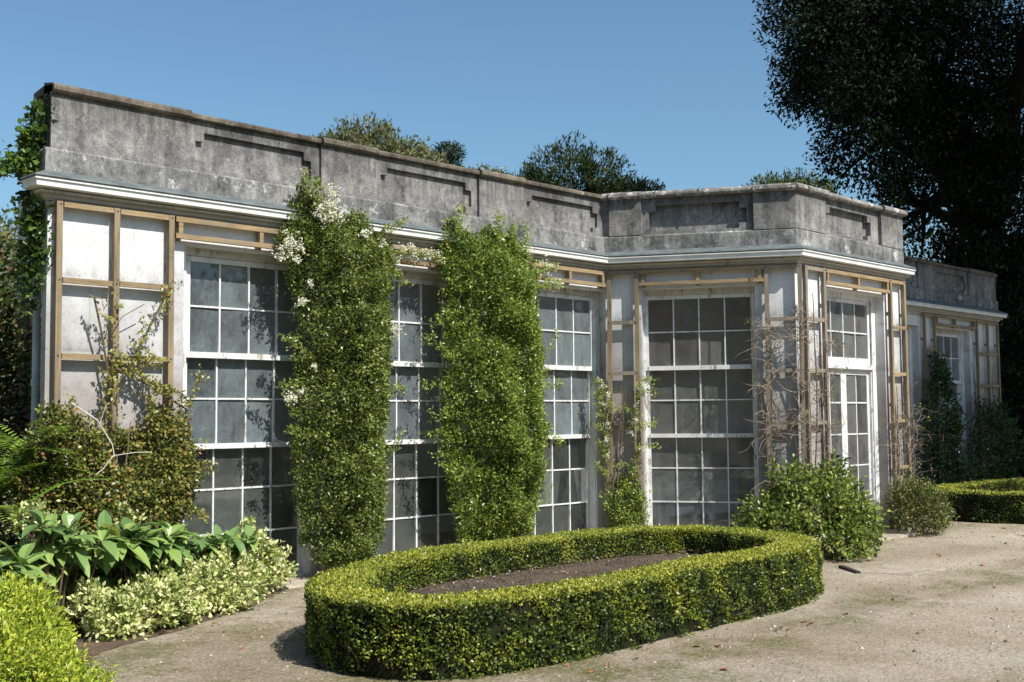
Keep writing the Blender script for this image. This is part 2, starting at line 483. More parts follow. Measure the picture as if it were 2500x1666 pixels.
def wallmass(fr, poly, n, thick, k0=-.06, seed=1, gaps=-2.0):
    """clump centres of a climber: a polygon (u,z) on the wall, bulging out by thick"""
    poly = np.asarray(poly, float); lo, hi = poly.min(0), poly.max(0)
    u = rng.uniform(lo[0], hi[0], n * 4); z = rng.uniform(lo[1], hi[1], n * 4)
    ok = inpoly(u, z, poly); u, z = u[ok][:n], z[ok][:n]
    e = edgedist(u, z, poly)
    q = np.stack([u, z, np.zeros(len(u))], 1)
    bul = thick * np.clip(e / (thick * 1.1), .12, 1) ** .6 * (1 + .32 * vnoise(q, 5.0, seed)) + .07 * vnoise(q, 13, seed + 9)
    dep = bul * (1 - rng.beta(1, 3.2, len(u)) * .8)
    keep = vnoise(q, 6, seed + 5) > gaps
    u, z, dep = u[keep], z[keep], dep[keep]
    X = np.stack([fr.o[0] + fr.d[0] * u + fr.n[0] * (k0 - dep), fr.o[1] + fr.d[1] * u + fr.n[1] * (k0 - dep), z], 1)
    cu = (lo[0] + hi[0]) / 2
    side = np.clip((u - cu) / (hi[0] - lo[0]) * 1.3, -1, 1) * np.clip(1 - e[keep] / .25, 0, 1)
    O = np.stack([-fr.n[0] + fr.d[0] * side, -fr.n[1] + fr.d[1] * side, np.full(len(u), .15)], 1)
    return X, O


def blob(c, r, n, seed=1, lump=.22, shell=.75, zmin=-.6):
    """clump centres on a lumpy ellipsoid"""
    v = nrm(rng.normal(size=(n * 2, 3))); v = v[v[:, 2] > zmin][:n]
    rad = (1 + lump * vnoise(v, 3.0, seed) + .5 * lump * vnoise(v, 8.0, seed + 3)) * (1 - rng.beta(1, 3.5, len(v)) * shell)
    X = np.array(c) + v * rad[:, None] * np.array(r)
    return X, v / np.array(r) * np.mean(r)


def wander(p, d, length, seg, wob, pull=(0, 0, 0)):
    p = np.array(p, float); d = nrm(np.array(d, float)); pts = [p.copy()]
    for i in range(seg):
        d = nrm(d + rng.normal(size=3) * wob + np.array(pull)); p = p + d * length / seg; pts.append(p.copy())
    return pts


def spray(pts, L, W, every=.02, out=None, tb=.7, tv=.12):
    """leaves alternately along a shoot"""
    P, Dd = [], []
    for a, b in zip(pts[:-1], pts[1:]):
        k = max(1, int(np.linalg.norm(b - a) / every))
        for i in range(k):
            P.append(a + (b - a) * (i + rng.random()) / k); Dd.append(nrm(b - a))
    P = np.array(P); Dd = np.array(Dd); k = len(P)
    d = Dd * .6 + rng.normal(size=(k, 3)) * .75
    n = rng.normal(size=(k, 3)) * .6 + np.array([0, -.4, .8])
    sc = rng.uniform(.6, 1.2, k)
    return leafquads(P, d, n, L * sc, W * sc), np.clip(tb + rng.normal(size=k) * tv, 0, 1)


def cat(parts):
    return np.concatenate([a for a, _ in parts]), np.concatenate([b for _, b in parts])


def florets(C, per, sig, size, tb=.6):
    k = len(C) * per; c = np.repeat(C, per, 0) + rng.normal(size=(len(C) * per, 3)) * sig
    d = rng.normal(size=(k, 3)); n = nrm(rng.normal(size=(k, 3)) * .6 + np.array([-.1, -.6, .7]))
    return leafquads(c, d, n, size * rng.uniform(.7, 1.2, k), size * .9, .05), np.clip(tb + rng.normal(size=k) * .25, 0, 1)


# ================================================================== SETTING: ground, beds
g = MB(); nx = 60
xs = np.concatenate([[-220, -80, -30], np.linspace(-6, 34, nx), [60, 120, 260]]); ys = np.concatenate([[-220, -80, -25], np.linspace(-4, 18, 40), [40, 120, 260]])
for y in ys:
    for x in xs:
        g.v.append((x, y, 0.0))
for j in range(len(ys) - 1):
    for i in range(len(xs) - 1):
        b = j * len(xs) + i; g.f.append((b, b + 1, b + 1 + len(xs), b + len(xs)))
tag(g.build('ground', M['gravel']), kind='structure')


def sheet(name, poly, z, mat, mound=0.0):
    m = MB(); c = np.mean(np.array(poly), 0); n = len(poly); R = 7
    for r in range(R):
        f = (r + 1) / R
        for x, y in poly:
            m.v.append((c[0] + (x - c[0]) * f, c[1] + (y - c[1]) * f, z + mound * (1 - f ** 3) + (.012 * math.sin(x * 9 * f) * math.cos(y * 8 * f) if 0 < r < R - 1 else 0) * (1 if mound else 0)))
    m.v.append((c[0], c[1], z + mound)); ci = len(m.v) - 1
    for i in range(n):
        m.f.append((ci, i, (i + 1) % n))
    for r in range(R - 1):
        for i in range(n):
            m.f.append((r * n + i, (r + 1) * n + i, (r + 1) * n + (i + 1) % n, r * n + (i + 1) % n))
    return tag(m.build(name, mat), kind='structure')


def smooth_poly(p, it=3):
    p = np.array(p, float)
    for _ in range(it):
        q = np.roll(p, -1, 0); p = np.stack([p * .75 + q * .25, p * .25 + q * .75], 1).reshape(-1, 2)
    return p


border = smooth_poly([(1.0, 6.2), (2.6, 6.0), (3.35, 7.0), (3.75, 7.75), (4.25, 7.95), (4.9, 8.25), (5.7, 8.75), (6.2, 9.15), (6.25, 9.55), (4.2, 9.57), (3.2, 12.5), (0.5, 12.5)], 2)
border = border + rng.normal(size=border.shape) * .02
sheet('planting_bed', border, .004, M['soil'], .0)


# ================================================================== CLIPPED OVAL HEDGES
OUT = [(4.50, 6.15), (4.52, 5.62), (4.80, 5.30), (5.35, 5.14), (6.2, 5.10), (7.2, 5.13), (8.05, 5.15), (8.7, 5.16), (9.25, 5.30), (9.70, 5.62), (9.92, 6.05), (10.04, 6.62), (9.98, 7.15), (9.70, 7.48),
       (9.15, 7.70), (8.45, 7.74), (7.7, 7.70), (6.95, 7.71), (6.2, 7.62), (5.55, 7.35), (5.05, 7.02), (4.70, 6.62)]


def resample(p, n):
    p = np.vstack([p, p[:1]]); s = np.concatenate([[0], np.cumsum(np.linalg.norm(np.diff(p, axis=0), axis=1))])
    t = np.linspace(0, s[-1], n, endpoint=False)
    return np.stack([np.interp(t, s, p[:, 0]), np.interp(t, s, p[:, 1])], 1), s[-1]


def oval_hedge(label, outline, h, wid, soil_z, dens, lsize, group, side_shade=0.0):
    pts, per = resample(smooth_poly(outline, 2), 400)
    tg = nrm(np.roll(pts, -2, 0) - np.roll(pts, 2, 0)); nr = np.stack([tg[:, 1], -tg[:, 0]], 1)
    ctr = pts.mean(0)
    if ((pts - ctr) * nr).sum() < 0: nr = -nr
    root = thing('box_hedge', label, 'hedge', (ctr[0], ctr[1], 0), group)
    # twiggy body a little inside the clipped surface
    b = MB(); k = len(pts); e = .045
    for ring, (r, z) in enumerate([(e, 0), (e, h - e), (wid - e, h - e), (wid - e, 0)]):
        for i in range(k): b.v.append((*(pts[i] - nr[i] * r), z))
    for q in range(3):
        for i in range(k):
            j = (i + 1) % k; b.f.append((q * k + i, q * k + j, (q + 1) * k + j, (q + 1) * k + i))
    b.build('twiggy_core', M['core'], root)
    allp = []

    def lay(n, kind):
        i = rng.integers(0, k, n); f = rng.random(n)[:, None]; j = (i + 1) % k
        P0 = pts[i] * (1 - f) + pts[j] * f; nn = nrm(nr[i] * (1 - f) + nr[j] * f)
        q = np.concatenate([P0, np.zeros((n, 1))], 1)
        if kind == 'top':
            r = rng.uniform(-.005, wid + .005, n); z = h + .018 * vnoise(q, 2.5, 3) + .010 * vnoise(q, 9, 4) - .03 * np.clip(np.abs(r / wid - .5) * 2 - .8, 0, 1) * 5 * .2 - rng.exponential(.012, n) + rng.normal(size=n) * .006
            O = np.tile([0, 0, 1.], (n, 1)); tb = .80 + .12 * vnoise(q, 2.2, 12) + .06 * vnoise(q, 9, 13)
            w = np.zeros(n)
        else:
            z = rng.uniform(.0, h, n) if kind == 'out' else rng.uniform(max(0, soil_z - .05), h, n)
            q[:, 2] = z
            bulge = .018 * vnoise(q, 3.5, 5) + .032 * vnoise(q, 10, 6)
            r = rng.exponential(.02, n) - bulge - .004
            if kind == 'in': r = wid - r
            sg = 1 if kind == 'out' else -1
            O = np.concatenate([nn * sg, np.full((n, 1), .35)], 1)
            tb = .42 + .36 * vnoise(q, 9, 8) + .14 * vnoise(q, 26, 18) + .16 * np.clip((z / h - .75) * 4, 0, 1) + (.08 if kind == 'in' else -side_shade)  # far hedge: shade of its unlit side put into the outer leaf tint
            keep = (vnoise(q, 9, 21) * .6 + vnoise(q, 22, 22) * .4) > (-.50 + np.where(z < .10, .42, 0) if kind == 'out' else -.85)
            P0, nn, r, z, O, tb = P0[keep], nn[keep], r[keep], z[keep], O[keep], tb[keep]
        m = len(r)
        X = np.concatenate([P0 - nn * r[:, None], z[:, None]], 1)
        d = O + rng.normal(size=(m, 3)) * .8 + np.array([0, 0, .35])
        nv = O * .75 + rng.normal(size=(m, 3)) * .55 + np.array([0, -.25, .45])
        sc = rng.uniform(.6, 1.25, m) * (1.25 if kind == 'out' else 1)
        allp.append((leafquads(X - nrm(d) * lsize * .4, d, nv, lsize * sc, lsize * .62 * sc), np.clip(tb + rng.normal(size=m) * .15, 0, 1)))
    A = per * h; T = per * .85 * wid
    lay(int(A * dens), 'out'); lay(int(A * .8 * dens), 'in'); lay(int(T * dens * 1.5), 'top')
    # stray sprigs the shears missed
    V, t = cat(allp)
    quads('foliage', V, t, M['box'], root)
    # bare stems at the foot
    s = MB()
    for i in range(0, k, 3):
        p = pts[i] - nr[i] * (.05 + .05 * rng.random())
        s.tube(wander((p[0], p[1], 0), (rng.normal() * .3 - nr[i][0] * .2, rng.normal() * .3, 1), .22, 3, .25), [.008, .006, .005, .004], 4, False)
    s.build('stems', M['stem'], root)
    inner = np.array([pts[i] - nr[i] * (wid - .04) for i in range(0, k, 8)])
    return inner


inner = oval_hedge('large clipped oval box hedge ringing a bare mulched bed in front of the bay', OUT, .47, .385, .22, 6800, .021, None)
sheet('oval_bed_soil', inner, .215, M['mulch'], .05)
OUT2 = [(2 * XM - x - 1.03, y + .66) for x, y in OUT][::-1]
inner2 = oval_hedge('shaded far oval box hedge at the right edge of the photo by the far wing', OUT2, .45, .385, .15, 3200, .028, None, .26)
sheet('far_bed_soil', inner2, .15, M['mulch'], .05)

# bark chips on the mulch, nobody could count them
cx, cy = inner.mean(0); k = 5000
u = rng.uniform(4.7, 9.8, k); w = rng.uniform(5.4, 7.5, k); ok = inpoly(u, w, inner); u, w = u[ok], w[ok]
rr = np.zeros(len(u))
P = np.stack([u, w, np.full(len(u), .245) + rng.uniform(0, .03, len(u))], 1)
V = leafquads(P, rng.normal(size=P.shape) * [1, 1, .3], rng.normal(size=P.shape) * .4 + [0, 0, 1], rng.uniform(.012, .04, len(u)), rng.uniform(.008, .018, len(u)))
M['chip'] = leaf_mat('bark_chips', [(0, (.05, .036, .027)), (.6, (.16, .115, .085)), (.9, (.32, .25, .19)), (1, (.5, .44, .36))], .9, .0, .1)
tag(quads('bark_chips', V, rng.random(len(u)) ** 1.6, M['chip']), 'small brown bark chips strewn over the oval bed', 'mulch', kind='stuff')

# loose pebbles on the path
k = 9000
u = rng.uniform(2.5, 17, k); w = rng.uniform(2, 9.4, k); ok = ~inpoly(u, w, np.array(OUT)) & ~inpoly(u, w, border) & (w < np.where(u > 12.4, 7.3, 9.4) - np.where((u > 11.2) & (u < 12.8), 1.6, 0)); u, w = u[ok], w[ok]
pb = []; pt = []
sz = rng.gamma(2.0, .0022, len(u)) + .003
base = np.array([[1, 0, 0], [0, 1, 0], [-1, 0, 0], [0, -1, 0]], float)
for (i0, i1) in ((0, 1), (1, 2), (2, 3), (3, 0)):
    q = np.zeros((len(u), 4, 3)); c0 = np.stack([u, w, np.full(len(u), .001)], 1)
    a, b2 = base[i0], base[i1]
    q[:, 0] = c0 + a * sz[:, None]; q[:, 1] = c0 + b2 * sz[:, None]
    tp = c0 + np.array([0, 0, 1]) * (sz * .75)[:, None]
    q[:, 2] = tp + b2 * (sz * .3)[:, None]; q[:, 3] = tp + a * (sz * .3)[:, None]
    pb.append(q); pt.append(rng.random(len(u)))
M['pebble'] = leaf_mat('pebbles', [(0, (.10, .08, .06)), (.35, (.24, .20, .155)), (.85, (.38, .33, .27)), (1, (.50, .46, .40))], .9, .0, .1)
tt = rng.random(len(u))
tag(quads('pebbles', np.concatenate(pb), np.tile(tt, 4), M['pebble']), 'loose small stones scattered over the gravel path', 'pebbles', kind='stuff')

# ================================================================== THE ORANGERY
bld = thing('orangery', 'long low Georgian orangery of pale render with canted bay, tall sash windows and dark parapet', 'building', (XM, D, 0))


def wall_part(fr, u0, u1, openings, k1=.30, thin0=0.0, thin1=0.0):
    m = MB(); x = u0
    if thin0: m.box(fr, u0, u0 + thin0, 0, .09, 0, 3.70); x = u0 = u0 + thin0
    if thin1: m.box(fr, u1 - thin1, u1, 0, .09, 0, 3.70); u1 -= thin1
    for a, b in openings:
        m.box(fr, x, a, 0, k1, 0, HEAD); x = b
        m.box(fr, a, b, .02, k1, 0, .03)
    m.box(fr, x, u1, 0, k1, 0, HEAD)
    m.box(fr, u0, u1, 0, k1, HEAD, 3.70)
    return m.build('wall', M['wall'], bld)


HW = .80
opA = [(W1C + i * PITCH - HW, W1C + i * PITCH + HW) for i in range(3)]
opA2 = [(2 * XM - b, 2 * XM - a) for a, b in opA][::-1]
wall_part(FA, XL, XI + .1, opA, thin0=.35)
wall_part(FB, 0, LB, [(LB / 2 - .71, LB / 2 + .71)])
DC = 1.46
wall_part(FC, 0, LC, [(DC - .83, DC + .83)])
wall_part(FD, 0, LB, [(LB / 2 - .71, LB / 2 + .71)])
wall_part(FA, XI2 - .1, XR, opA2, thin1=.35)

path = [(XL, D + .36), (XL, D), (XI, D), (XO, YC), (XO2, YC), (XI2, D), (XR, D), (XR, D + .36)]
m = MB(); m.sweep([(0.052, 3.69), (.052, 3.885), (.036, 3.905), (-.30, 3.905), (-.30, 3.69)], path); m.build('parapet_plinth', M['plinth'], bld)
for pth, dp in ((path[:3], .042), (path[2:6], .072), (path[5:], .042)):
    m = MB(); m.sweep([(-dp, 3.90), (-dp, 4.395), (-.30, 4.395), (-.30, 3.90)], pth); m.build('parapet', M['parapet'], bld)
m = MB(); m.sweep([(-.33, 4.392), (-.33, 4.44), (-.13, 4.468), (.030, 4.450), (.046, 4.43), (.046, 4.402), (.038, 4.392)], path[1:3]); m.build('coping', M['coping'], bld)
m = MB(); m.sweep([(-.33, 4.392), (-.33, 4.44), (-.13, 4.468), (.030, 4.450), (.046, 4.43), (.046, 4.402), (.038, 4.392)], path[5:7]); m.build('coping', M['coping'], bld)
# the bay has a heavier rolled coping, pale with lichen
m = MB(); m.sweep([(-.34, 4.385), (-.34, 4.45), (-.13, 4.482), (.02, 4.468), (.058, 4.450), (.078, 4.428), (.080, 4.405), (.066, 4.384), (.050, 4.378)], path[2:6]); m.build('coping', M['bay_coping'], bld)
cpath = [(XL, D + .10)] + path[1:-1] + [(XR, D + .10)]
# white fascia gutter, moulding under it, lead apron above it
m = MB(); m.sweep([(.0, 3.53), (.150, 3.545), (.172, 3.548), (.176, 3.594), (.190, 3.600), (.190, 3.612), (.0, 3.613)], cpath); m.build('gutter_fascia', M['fascia'], bld)
m = MB(); m.sweep([(.0, 3.614), (.182, 3.614), (.196, 3.628), (.190, 3.644), (.172, 3.648), (.032, 3.715), (.0, 3.715)], cpath); m.build('lead_apron', M['lead'], bld)
m = MB(); m.sweep([(.0, 3.41), (.022, 3.41), (.03, 3.425), (.03, 3.45), (.062, 3.475), (.070, 3.50), (.105, 3.508), (.115, 3.529), (.0, 3.529)], cpath); m.build('cornice_moulding', M['moulding'], bld)

# parapet: front skin with stepped sunk panels, pilaster blocks, raised copings over them
skin = MB()


def panel(fr, b0, b1, p0, p1):
    dp = .040 if fr is FA else .070
    zt, zb, nz, nu = 4.285, 3.945, .085, .09
    skin.box(fr, b0, p0, 0, dp, 3.905, 4.391)
    skin.box(fr, p1, b1, 0, dp, 3.905, 4.391)
    skin.box(fr, p0, p1, 0, dp, zt, 4.391)
    skin.box(fr, p0, p1, 0, dp, 3.905, zb)
    for a, b in ((p0, p0 + nu), (p1 - nu, p1)):
        skin.box(fr, a, b, 0, dp, zt - nz, zt)
        skin.box(fr, a, b, 0, dp, zb, zb + nz * .8)


def pilaster(pth, q=0.0, cm='coping'):
    pil = MB(); pcop = MB()
    pil.sweep([(-.02, 3.906), (.034 + q, 3.906), (.034 + q, 4.372), (-.02, 4.372)], pth)
    pcop.sweep([(-.12, 4.373), (.052 + q, 4.373), (.070 + q * 2, 4.386), (.082 + q * 2, 4.402), (.080 + q * 2, 4.434), (.060 + q * 2, 4.460), (-.12, 4.494)], pth)
    o = pil.build('pilaster', M['parapet'], bld); pcop.build('pilaster_coping', M[cm], o)


def xy(fr, u): p = fr(u, 0, 0); return (p[0], p[1])


bays = [(5.47, 6.955), (7.665, 9.18), (9.92, XI + .02)]
pans = [(5.545, 6.855), (7.755, 9.085), (10.01, 11.315)]
for (a, b), (p, q) in zip(bays, pans):
    panel(FA, a, b, p, q); panel(FA, 2 * XM - b, 2 * XM - a, 2 * XM - q, 2 * XM - p)
skin.box(FA, XL, 5.47, 0, .040, 3.905, 4.391); skin.box(FA, 2 * XM - 5.47, XR, 0, .040, 3.905, 4.391)
for a, b in ((6.955, 7.665), (9.18, 9.92)):
    skin.box(FA, a, b, 0, .040, 3.905, 4.391); skin.box(FA, 2 * XM - b, 2 * XM - a, 0, .040, 3.905, 4.391)
    pilaster([(a, D), (b, D)]); pilaster([(2 * XM - b, D), (2 * XM - a, D)])
panel(FB, 0, LB, .605, 1.832); panel(FC, 0, LC, .80, 1.985); panel(FD, 0, LB, .57, 1.80)
pilaster([(XL, D), (5.47, D)])
pilaster([xy(FB, .10), xy(FB, .513)], .016, 'bay_coping')
pilaster([xy(FB, 1.92), (XO, YC), xy(FC, .71)], .016, 'bay_coping')
pilaster([xy(FC, 2.20), (XO2, YC), xy(FD, .48)], .016, 'bay_coping')
pilaster([xy(FD, LB - .513), xy(FD, LB - .10)], .016, 'bay_coping')
pilaster([(2 * XM - 5.47, D), (XR, D)])
skin.build('parapet_panels', M['parapet'], bld)
# joints in the coping
for fr, us in ((FB, (.70, 1.25)), (FC, (1.35,))):
    for u in us:
        jt = MB(); jt.box(fr, u - .008, u + .008, -.083, -.02, 4.38, 4.464); jt.build('coping_joint', M['lead'], bld)

# roof, inside
YB = 12.0
m = MB(); m.poly([(5.2, D + .28, 3.75), (XR - 1.05, D + .28, 3.75), (XR - 1.05, YB, 3.95), (5.2, YB, 3.95)])
m.poly([(XI + .1, D + .28, 3.75), (XO + .15, YC + .28, 3.75), (XO2 - .15, YC + .28, 3.75), (XI2 - .1, D + .28, 3.75)]); m.build('roof', M['roof'], bld)
m = MB()
m.box(FA, 5.2, XR - 1.05, YB - D, YB - D + .25, 0, 3.95)
m.box(FA, 5.0, 5.2, .30, YB - D + .25, 0, 3.95); m.box(FA, XR - 1.05, XR - .85, .30, YB - D + .25, 0, 3.95)
m.build('back_walls', M['inner'], bld)
m = MB(); m.poly([(5.2, D + .1, .03), (XI, D + .1, .03), (XO, YC + .1, .03), (XO2, YC + .1, .03), (XI2, D + .1, .03), (XR - 1.05, D + .1, .03), (XR - 1.05, YB, .03), (5.2, YB, .03)]); m.build('interior_floor', M['floor'], bld)
m = MB(); m.poly([(5.2, YB, 3.45), (XR - 1.05, YB, 3.45), (XR - 1.05, D + .3, 3.45), (XI2, D + .3, 3.45), (XO2, YC + .3, 3.45), (XO, YC + .3, 3.45), (XI, D + .3, 3.45), (5.2, D + .3, 3.45)]); m.build('ceiling', M['inner'], bld)


def pane_grid(mb, fr, us, zs, k):
    """each pane a quad of its own, a hair out of true"""
    for a, b in zip(us[:-1], us[1:]):
        for c, e in zip(zs[:-1], zs[1:]):
            j = rng.normal(size=3) * .003
            mb.poly([fr(a, k + j[0] - j[1], c), fr(b, k + j[0] + j[1], c), fr(b, k + j[0] + j[1] + j[2], e), fr(a, k + j[0] - j[1] + j[2], e)])


def sash(win, name, fr, uc, k, us, z0, z1, zb, toprail, botrail, glassmat, th=.04, bar=.017):
    m = MB(); a, b = us[0] - .055, us[-1] + .055
    m.box(fr, uc + a, uc + us[0], k - .012, k + th, z0, z1)
    m.box(fr, uc + us[-1], uc + b, k - .012, k + th, z0, z1)
    m.box(fr, uc + us[0], uc + us[-1], k - .010, k + th - .002, z1 - toprail, z1)
    m.box(fr, uc + us[0], uc + us[-1], k - .022, k + th + .002, z0, z0 + botrail)
    lo, hi = z0 + botrail, z1 - toprail
    for u in us[1:-1]: m.box(fr, uc + u - bar / 2, uc + u + bar / 2, k, k + .03, lo, hi)
    for z in zb:
        x0 = us[0]
        for u in list(us[1:]):
            l = x0 + (bar / 2 if x0 != us[0] else 0); r = u - (bar / 2 if u != us[-1] else 0)
            m.box(fr, uc + l, uc + r, k + .001, k + .029, z - bar / 2, z + bar / 2); x0 = u
    s = m.build(name, M['paint'], win)
    gl = MB(); pane_grid(gl, fr, [uc + u for u in us], [lo - .002] + list(zb) + [hi + .002], k + .016)
    gl.build('panes', glassmat, win)
    return s


def sash_window(fr, uc, half, gm, dz=0.0):
    m = MB(); U = [i * PANE for i in (-2, -1, 0, 1, 2)]
    f0 = .70
    # outer box frame, head board and sill
    m.box(fr, uc - half, uc - f0, .13, .30, .03, HEAD); m.box(fr, uc + f0, uc + half, .13, .30, .03, HEAD)
    m.box(fr, uc - f0, uc - f0 + .012, .148, .30, .03, HEAD - .1); m.box(fr, uc + f0 - .012, uc + f0, .148, .30, .03, HEAD - .1)
    m.box(fr, uc - f0, uc + f0, .12, .30, .03, .058)
    w = m.build('window', M['paint'], bld)
    h = MB(); h.box(fr, uc - f0, uc + f0, .132, .30, 3.14, HEAD); h.build('head_board', M['paint_head'], w)
    sash(w, 'upper_sash', fr, uc, .165, U, 2.185 + dz, 3.138, [2.672 + dz], .05, .055, gm[0])
    sash(w, 'middle_sash', fr, uc, .210, U, 1.325 + dz * .5, 2.235, [1.800 + dz * .5], .035, .05, gm[1])
    sash(w, 'lower_sash', fr, uc, .255, U, .060, 1.37, [.935, .507], .035, .065, gm[2])
    return w


GD = (M['glass_dusty'], M['glass_dusty'], M['glass_low'])
GB = (M['glass_clear'],) * 3
for i in range(3):
    sash_window(FA, W1C + i * PITCH, HW, GD, (-.004, -.022, 0)[i])
    sash_window(FA, 2 * XM - (W1C + i * PITCH), HW, GD)
sash_window(FB, LB / 2, .71, GB, -.004)
sash_window(FD, LB / 2, .71, GB)

# garden door with its overlight in the front of the bay
m = MB(); h5 = .83; U = [i * PANE for i in (-2, -1, 0, 1, 2)]
m.box(FC, DC - h5, DC - .72, .13, .30, .02, HEAD); m.box(FC, DC + .72, DC + h5, .13, .30, .02, HEAD)
m.box(FC, DC - .72, DC + .72, .13, .30, 3.14, HEAD); m.box(FC, DC - .72, DC + .72, .125, .30, 2.205, 2.262)
ow = m.build('window', M['paint'], bld)
sash(ow, 'upper_sash', FC, DC, .165, U, 2.263, 3.138, [2.695], .05, .09, M['glass_clear'])
m = MB(); m.box(FC, DC - .72, DC - .70, .15, .29, .03, 2.204); m.box(FC, DC + .70, DC + .72, .15, .29, .03, 2.204)
m.box(FC, DC - .70, DC + .70, .15, .29, 2.185, 2.204); m.box(FC, DC - .72, DC + .72, .10, .30, .02, .035)
dr = m.build('garden_door', M['paint'], bld)
for sgn in (-1, 1):
    lf = MB(); a, b = (DC - .695, DC - .002) if sgn < 0 else (DC + .002, DC + .695)
    g0, g1 = (a + .06, b - .07) if sgn < 0 else (a + .07, b - .06)
    lf.box(FC, a, g0, .18, .225, .04, 2.182); lf.box(FC, g1, b, .18, .225, .04, 2.182)
    lf.box(FC, g0, g1, .181, .224, 2.13, 2.182); lf.box(FC, g0, g1, .181, .224, .04, .12)
    mid = (g0 + g1) / 2; zs = [.12, .50, .918, 1.335, 1.755, 2.13]
    lf.box(FC, mid - .009, mid + .009, .19, .215, .12, 2.13)
    for z in zs[1:-1]:
        lf.box(FC, g0, mid - .009, .191, .214, z - .009, z + .009); lf.box(FC, mid + .009, g1, .191, .214, z - .009, z + .009)
    lf.build('door_leaf', M['paint'], dr)
    gl = MB(); pane_grid(gl, FC, [g0, mid, g1], zs, .203); gl.build('panes', M['glass_clear'], dr)
m = MB(); m.tube([FC(DC + .035, .15, 1.02), FC(DC + .035, .18, 1.02)], .012, 8); m.tube([FC(DC + .035, .15, 1.02), FC(DC + .10, .15, 1.02)], .008, 6); m.build('door_handle', M['dark_iron'], dr)
# drainpipe on the end of the wing
m = MB(); m.tube([(XL + .075, D + .36, .02), (XL + .075, D + .36, 3.40)], .032, 10)
for z in (.8, 1.9, 3.0): m.tube([(XL + .075, D + .36, z), (XL + .075, D + .36, z + .06)], .040, 10)
m.build('drainpipe', M['pipe'], bld)

# stone thresholds
m = MB(); m.hexa([FC(.45, -.42, 0), FC(2.35, -.46, 0), FC(2.33, .11, 0), FC(.45, .11, 0), FC(.46, -.41, .035), FC(2.34, -.45, .035), FC(2.33, .11, .04), FC(.45, .11, .04)])
tag(m.build('stone_doorstep', M['stone']), 'low worn stone step at the foot of the glazed garden door', 'doorstep')
m = MB(); m.hexa([FA(5.40, -.30, 0), FA(7.05, -.30, 0), FA(7.05, .11, 0), FA(5.40, .11, 0), FA(5.40, -.29, .03), FA(7.05, -.29, .03), FA(7.05, .11, .035), FA(5.40, .11, .035)])
tag(m.build('stone_sill_slab', M['stone']), 'flat stone slab below the leftmost sash window', 'slab')


# ================================================================== TRELLIS
def trellis(label, fr, posts, levels, pm='post_wood', bm='batten_wood', top=3.45, bot=.03, wd=.053):
    uc = sum(posts) / len(posts); p = fr(uc, -.07, 0)
    root = thing('wall_trellis', label, 'trellis', p, 'wooden trellis on the orangery walls')
    for u in posts:
        b = MB(); j = rng.normal() * .006
        b.hexa([fr(u - wd / 2 + j, -.092, bot), fr(u + wd / 2 + j, -.092, bot), fr(u + wd / 2 + j, -.045, bot), fr(u - wd / 2 + j, -.045, bot),
                fr(u - wd / 2 - j, -.092, top), fr(u + wd / 2 - j, -.092, top), fr(u + wd / 2 - j, -.045, top), fr(u - wd / 2 - j, -.045, top)])
        po = b.build('post', M[pm], root)
        for z in levels:
            b = MB(); b.tube([fr(u + rng.normal() * .004, -.0955, z), fr(u, -.0915, z)], .008, 6); b.build('screw', M['dark_iron'], po)
        for z in (.45, 1.7, 2.95):          # blocks that hold it off the wall
            b = MB(); b.box(fr, u - .02, u + .02, -.045, .0, z, z + .05); b.build('spacer_block', M[pm], po)
    for a, c in zip(posts[:-1], posts[1:]):
        for z in levels:
            b = MB(); e = rng.normal() * .004
            b.box(fr, a + wd / 2 + .006, c - wd / 2 - .006, -.088, -.043, z - .023 + e, z + .023 + e); b.build('batten', M[bm], root)
    return root


def lintel_trellis(label, fr, u0, u1, ups):
    p = fr((u0 + u1) / 2, -.07, 3.25)
    root = thing('lintel_trellis', label, 'trellis', p, 'wooden trellis on the orangery walls')
    for z0, z1 in ((3.402, 3.448), (3.250, 3.296)):
        b = MB(); b.box(fr, u0, u1, -.090, -.045, z0, z1); b.build('batten', M['batten_wood'], root)
    for u in ups:
        b = MB(); b.box(fr, u - .022, u + .022, -.086, -.03, 3.297, 3.401); b.box(fr, u - .022, u + .022, -.043, -.0, 3.235, 3.296); b.build('upright', M['batten_wood'], root)
    return root


LV = [3.425, 2.785, 2.145, 1.505, .87, .235]
trellis('golden three-post trellis on the broad left end pier above the bushy climber', FA, [4.235, 4.745, 5.27], LV)
lintel_trellis('golden double batten over the leftmost sash window', FA, 5.31, 7.10, [5.36, 6.22, 7.05])
trellis('trellis on the second pier, buried in the white-flowered climber', FA, [7.14, 7.56], LV, 'grey_wood')
lintel_trellis('double batten over the middle sash window, crossed by white blossom', FA, 7.60, 9.32, [7.66, 8.45, 9.27])
trellis('trellis on the third pier, buried in the bright green climber', FA, [9.36, 9.80], LV, 'grey_wood')
lintel_trellis('double batten over the narrow-looking third sash window beside the bay corner', FA, 9.84, 11.36, [9.90, 10.69, 11.32])
trellis('narrow ladder trellis left of the bay window with a sparse flowering climber', FB, [.085, .445], LV, 'post_wood', 'grey_wood')
lintel_trellis('double batten over the bay sash window with white planters behind', FB, .475, 2.03, [.53, 1.22, 1.98])
trellis('weathered grey ladder trellis right of the bay window, tangled with bare twigs', FB, [2.055, 2.462], LV, 'grey_wood', 'grey_wood')
trellis('weathered ladder trellis left of the garden door, wound with dry stems', FC, [.115, .57], LV, 'grey_wood', 'grey_wood')
lintel_trellis('double batten over the garden door overlight', FC, .605, 2.31, [.66, 1.46, 2.27])
trellis('narrow ladder trellis right of the garden door', FC, [2.345, 2.765], LV)
trellis('shaded ladder trellis between the two far wing windows', FA, [20.46, 20.88], LV)
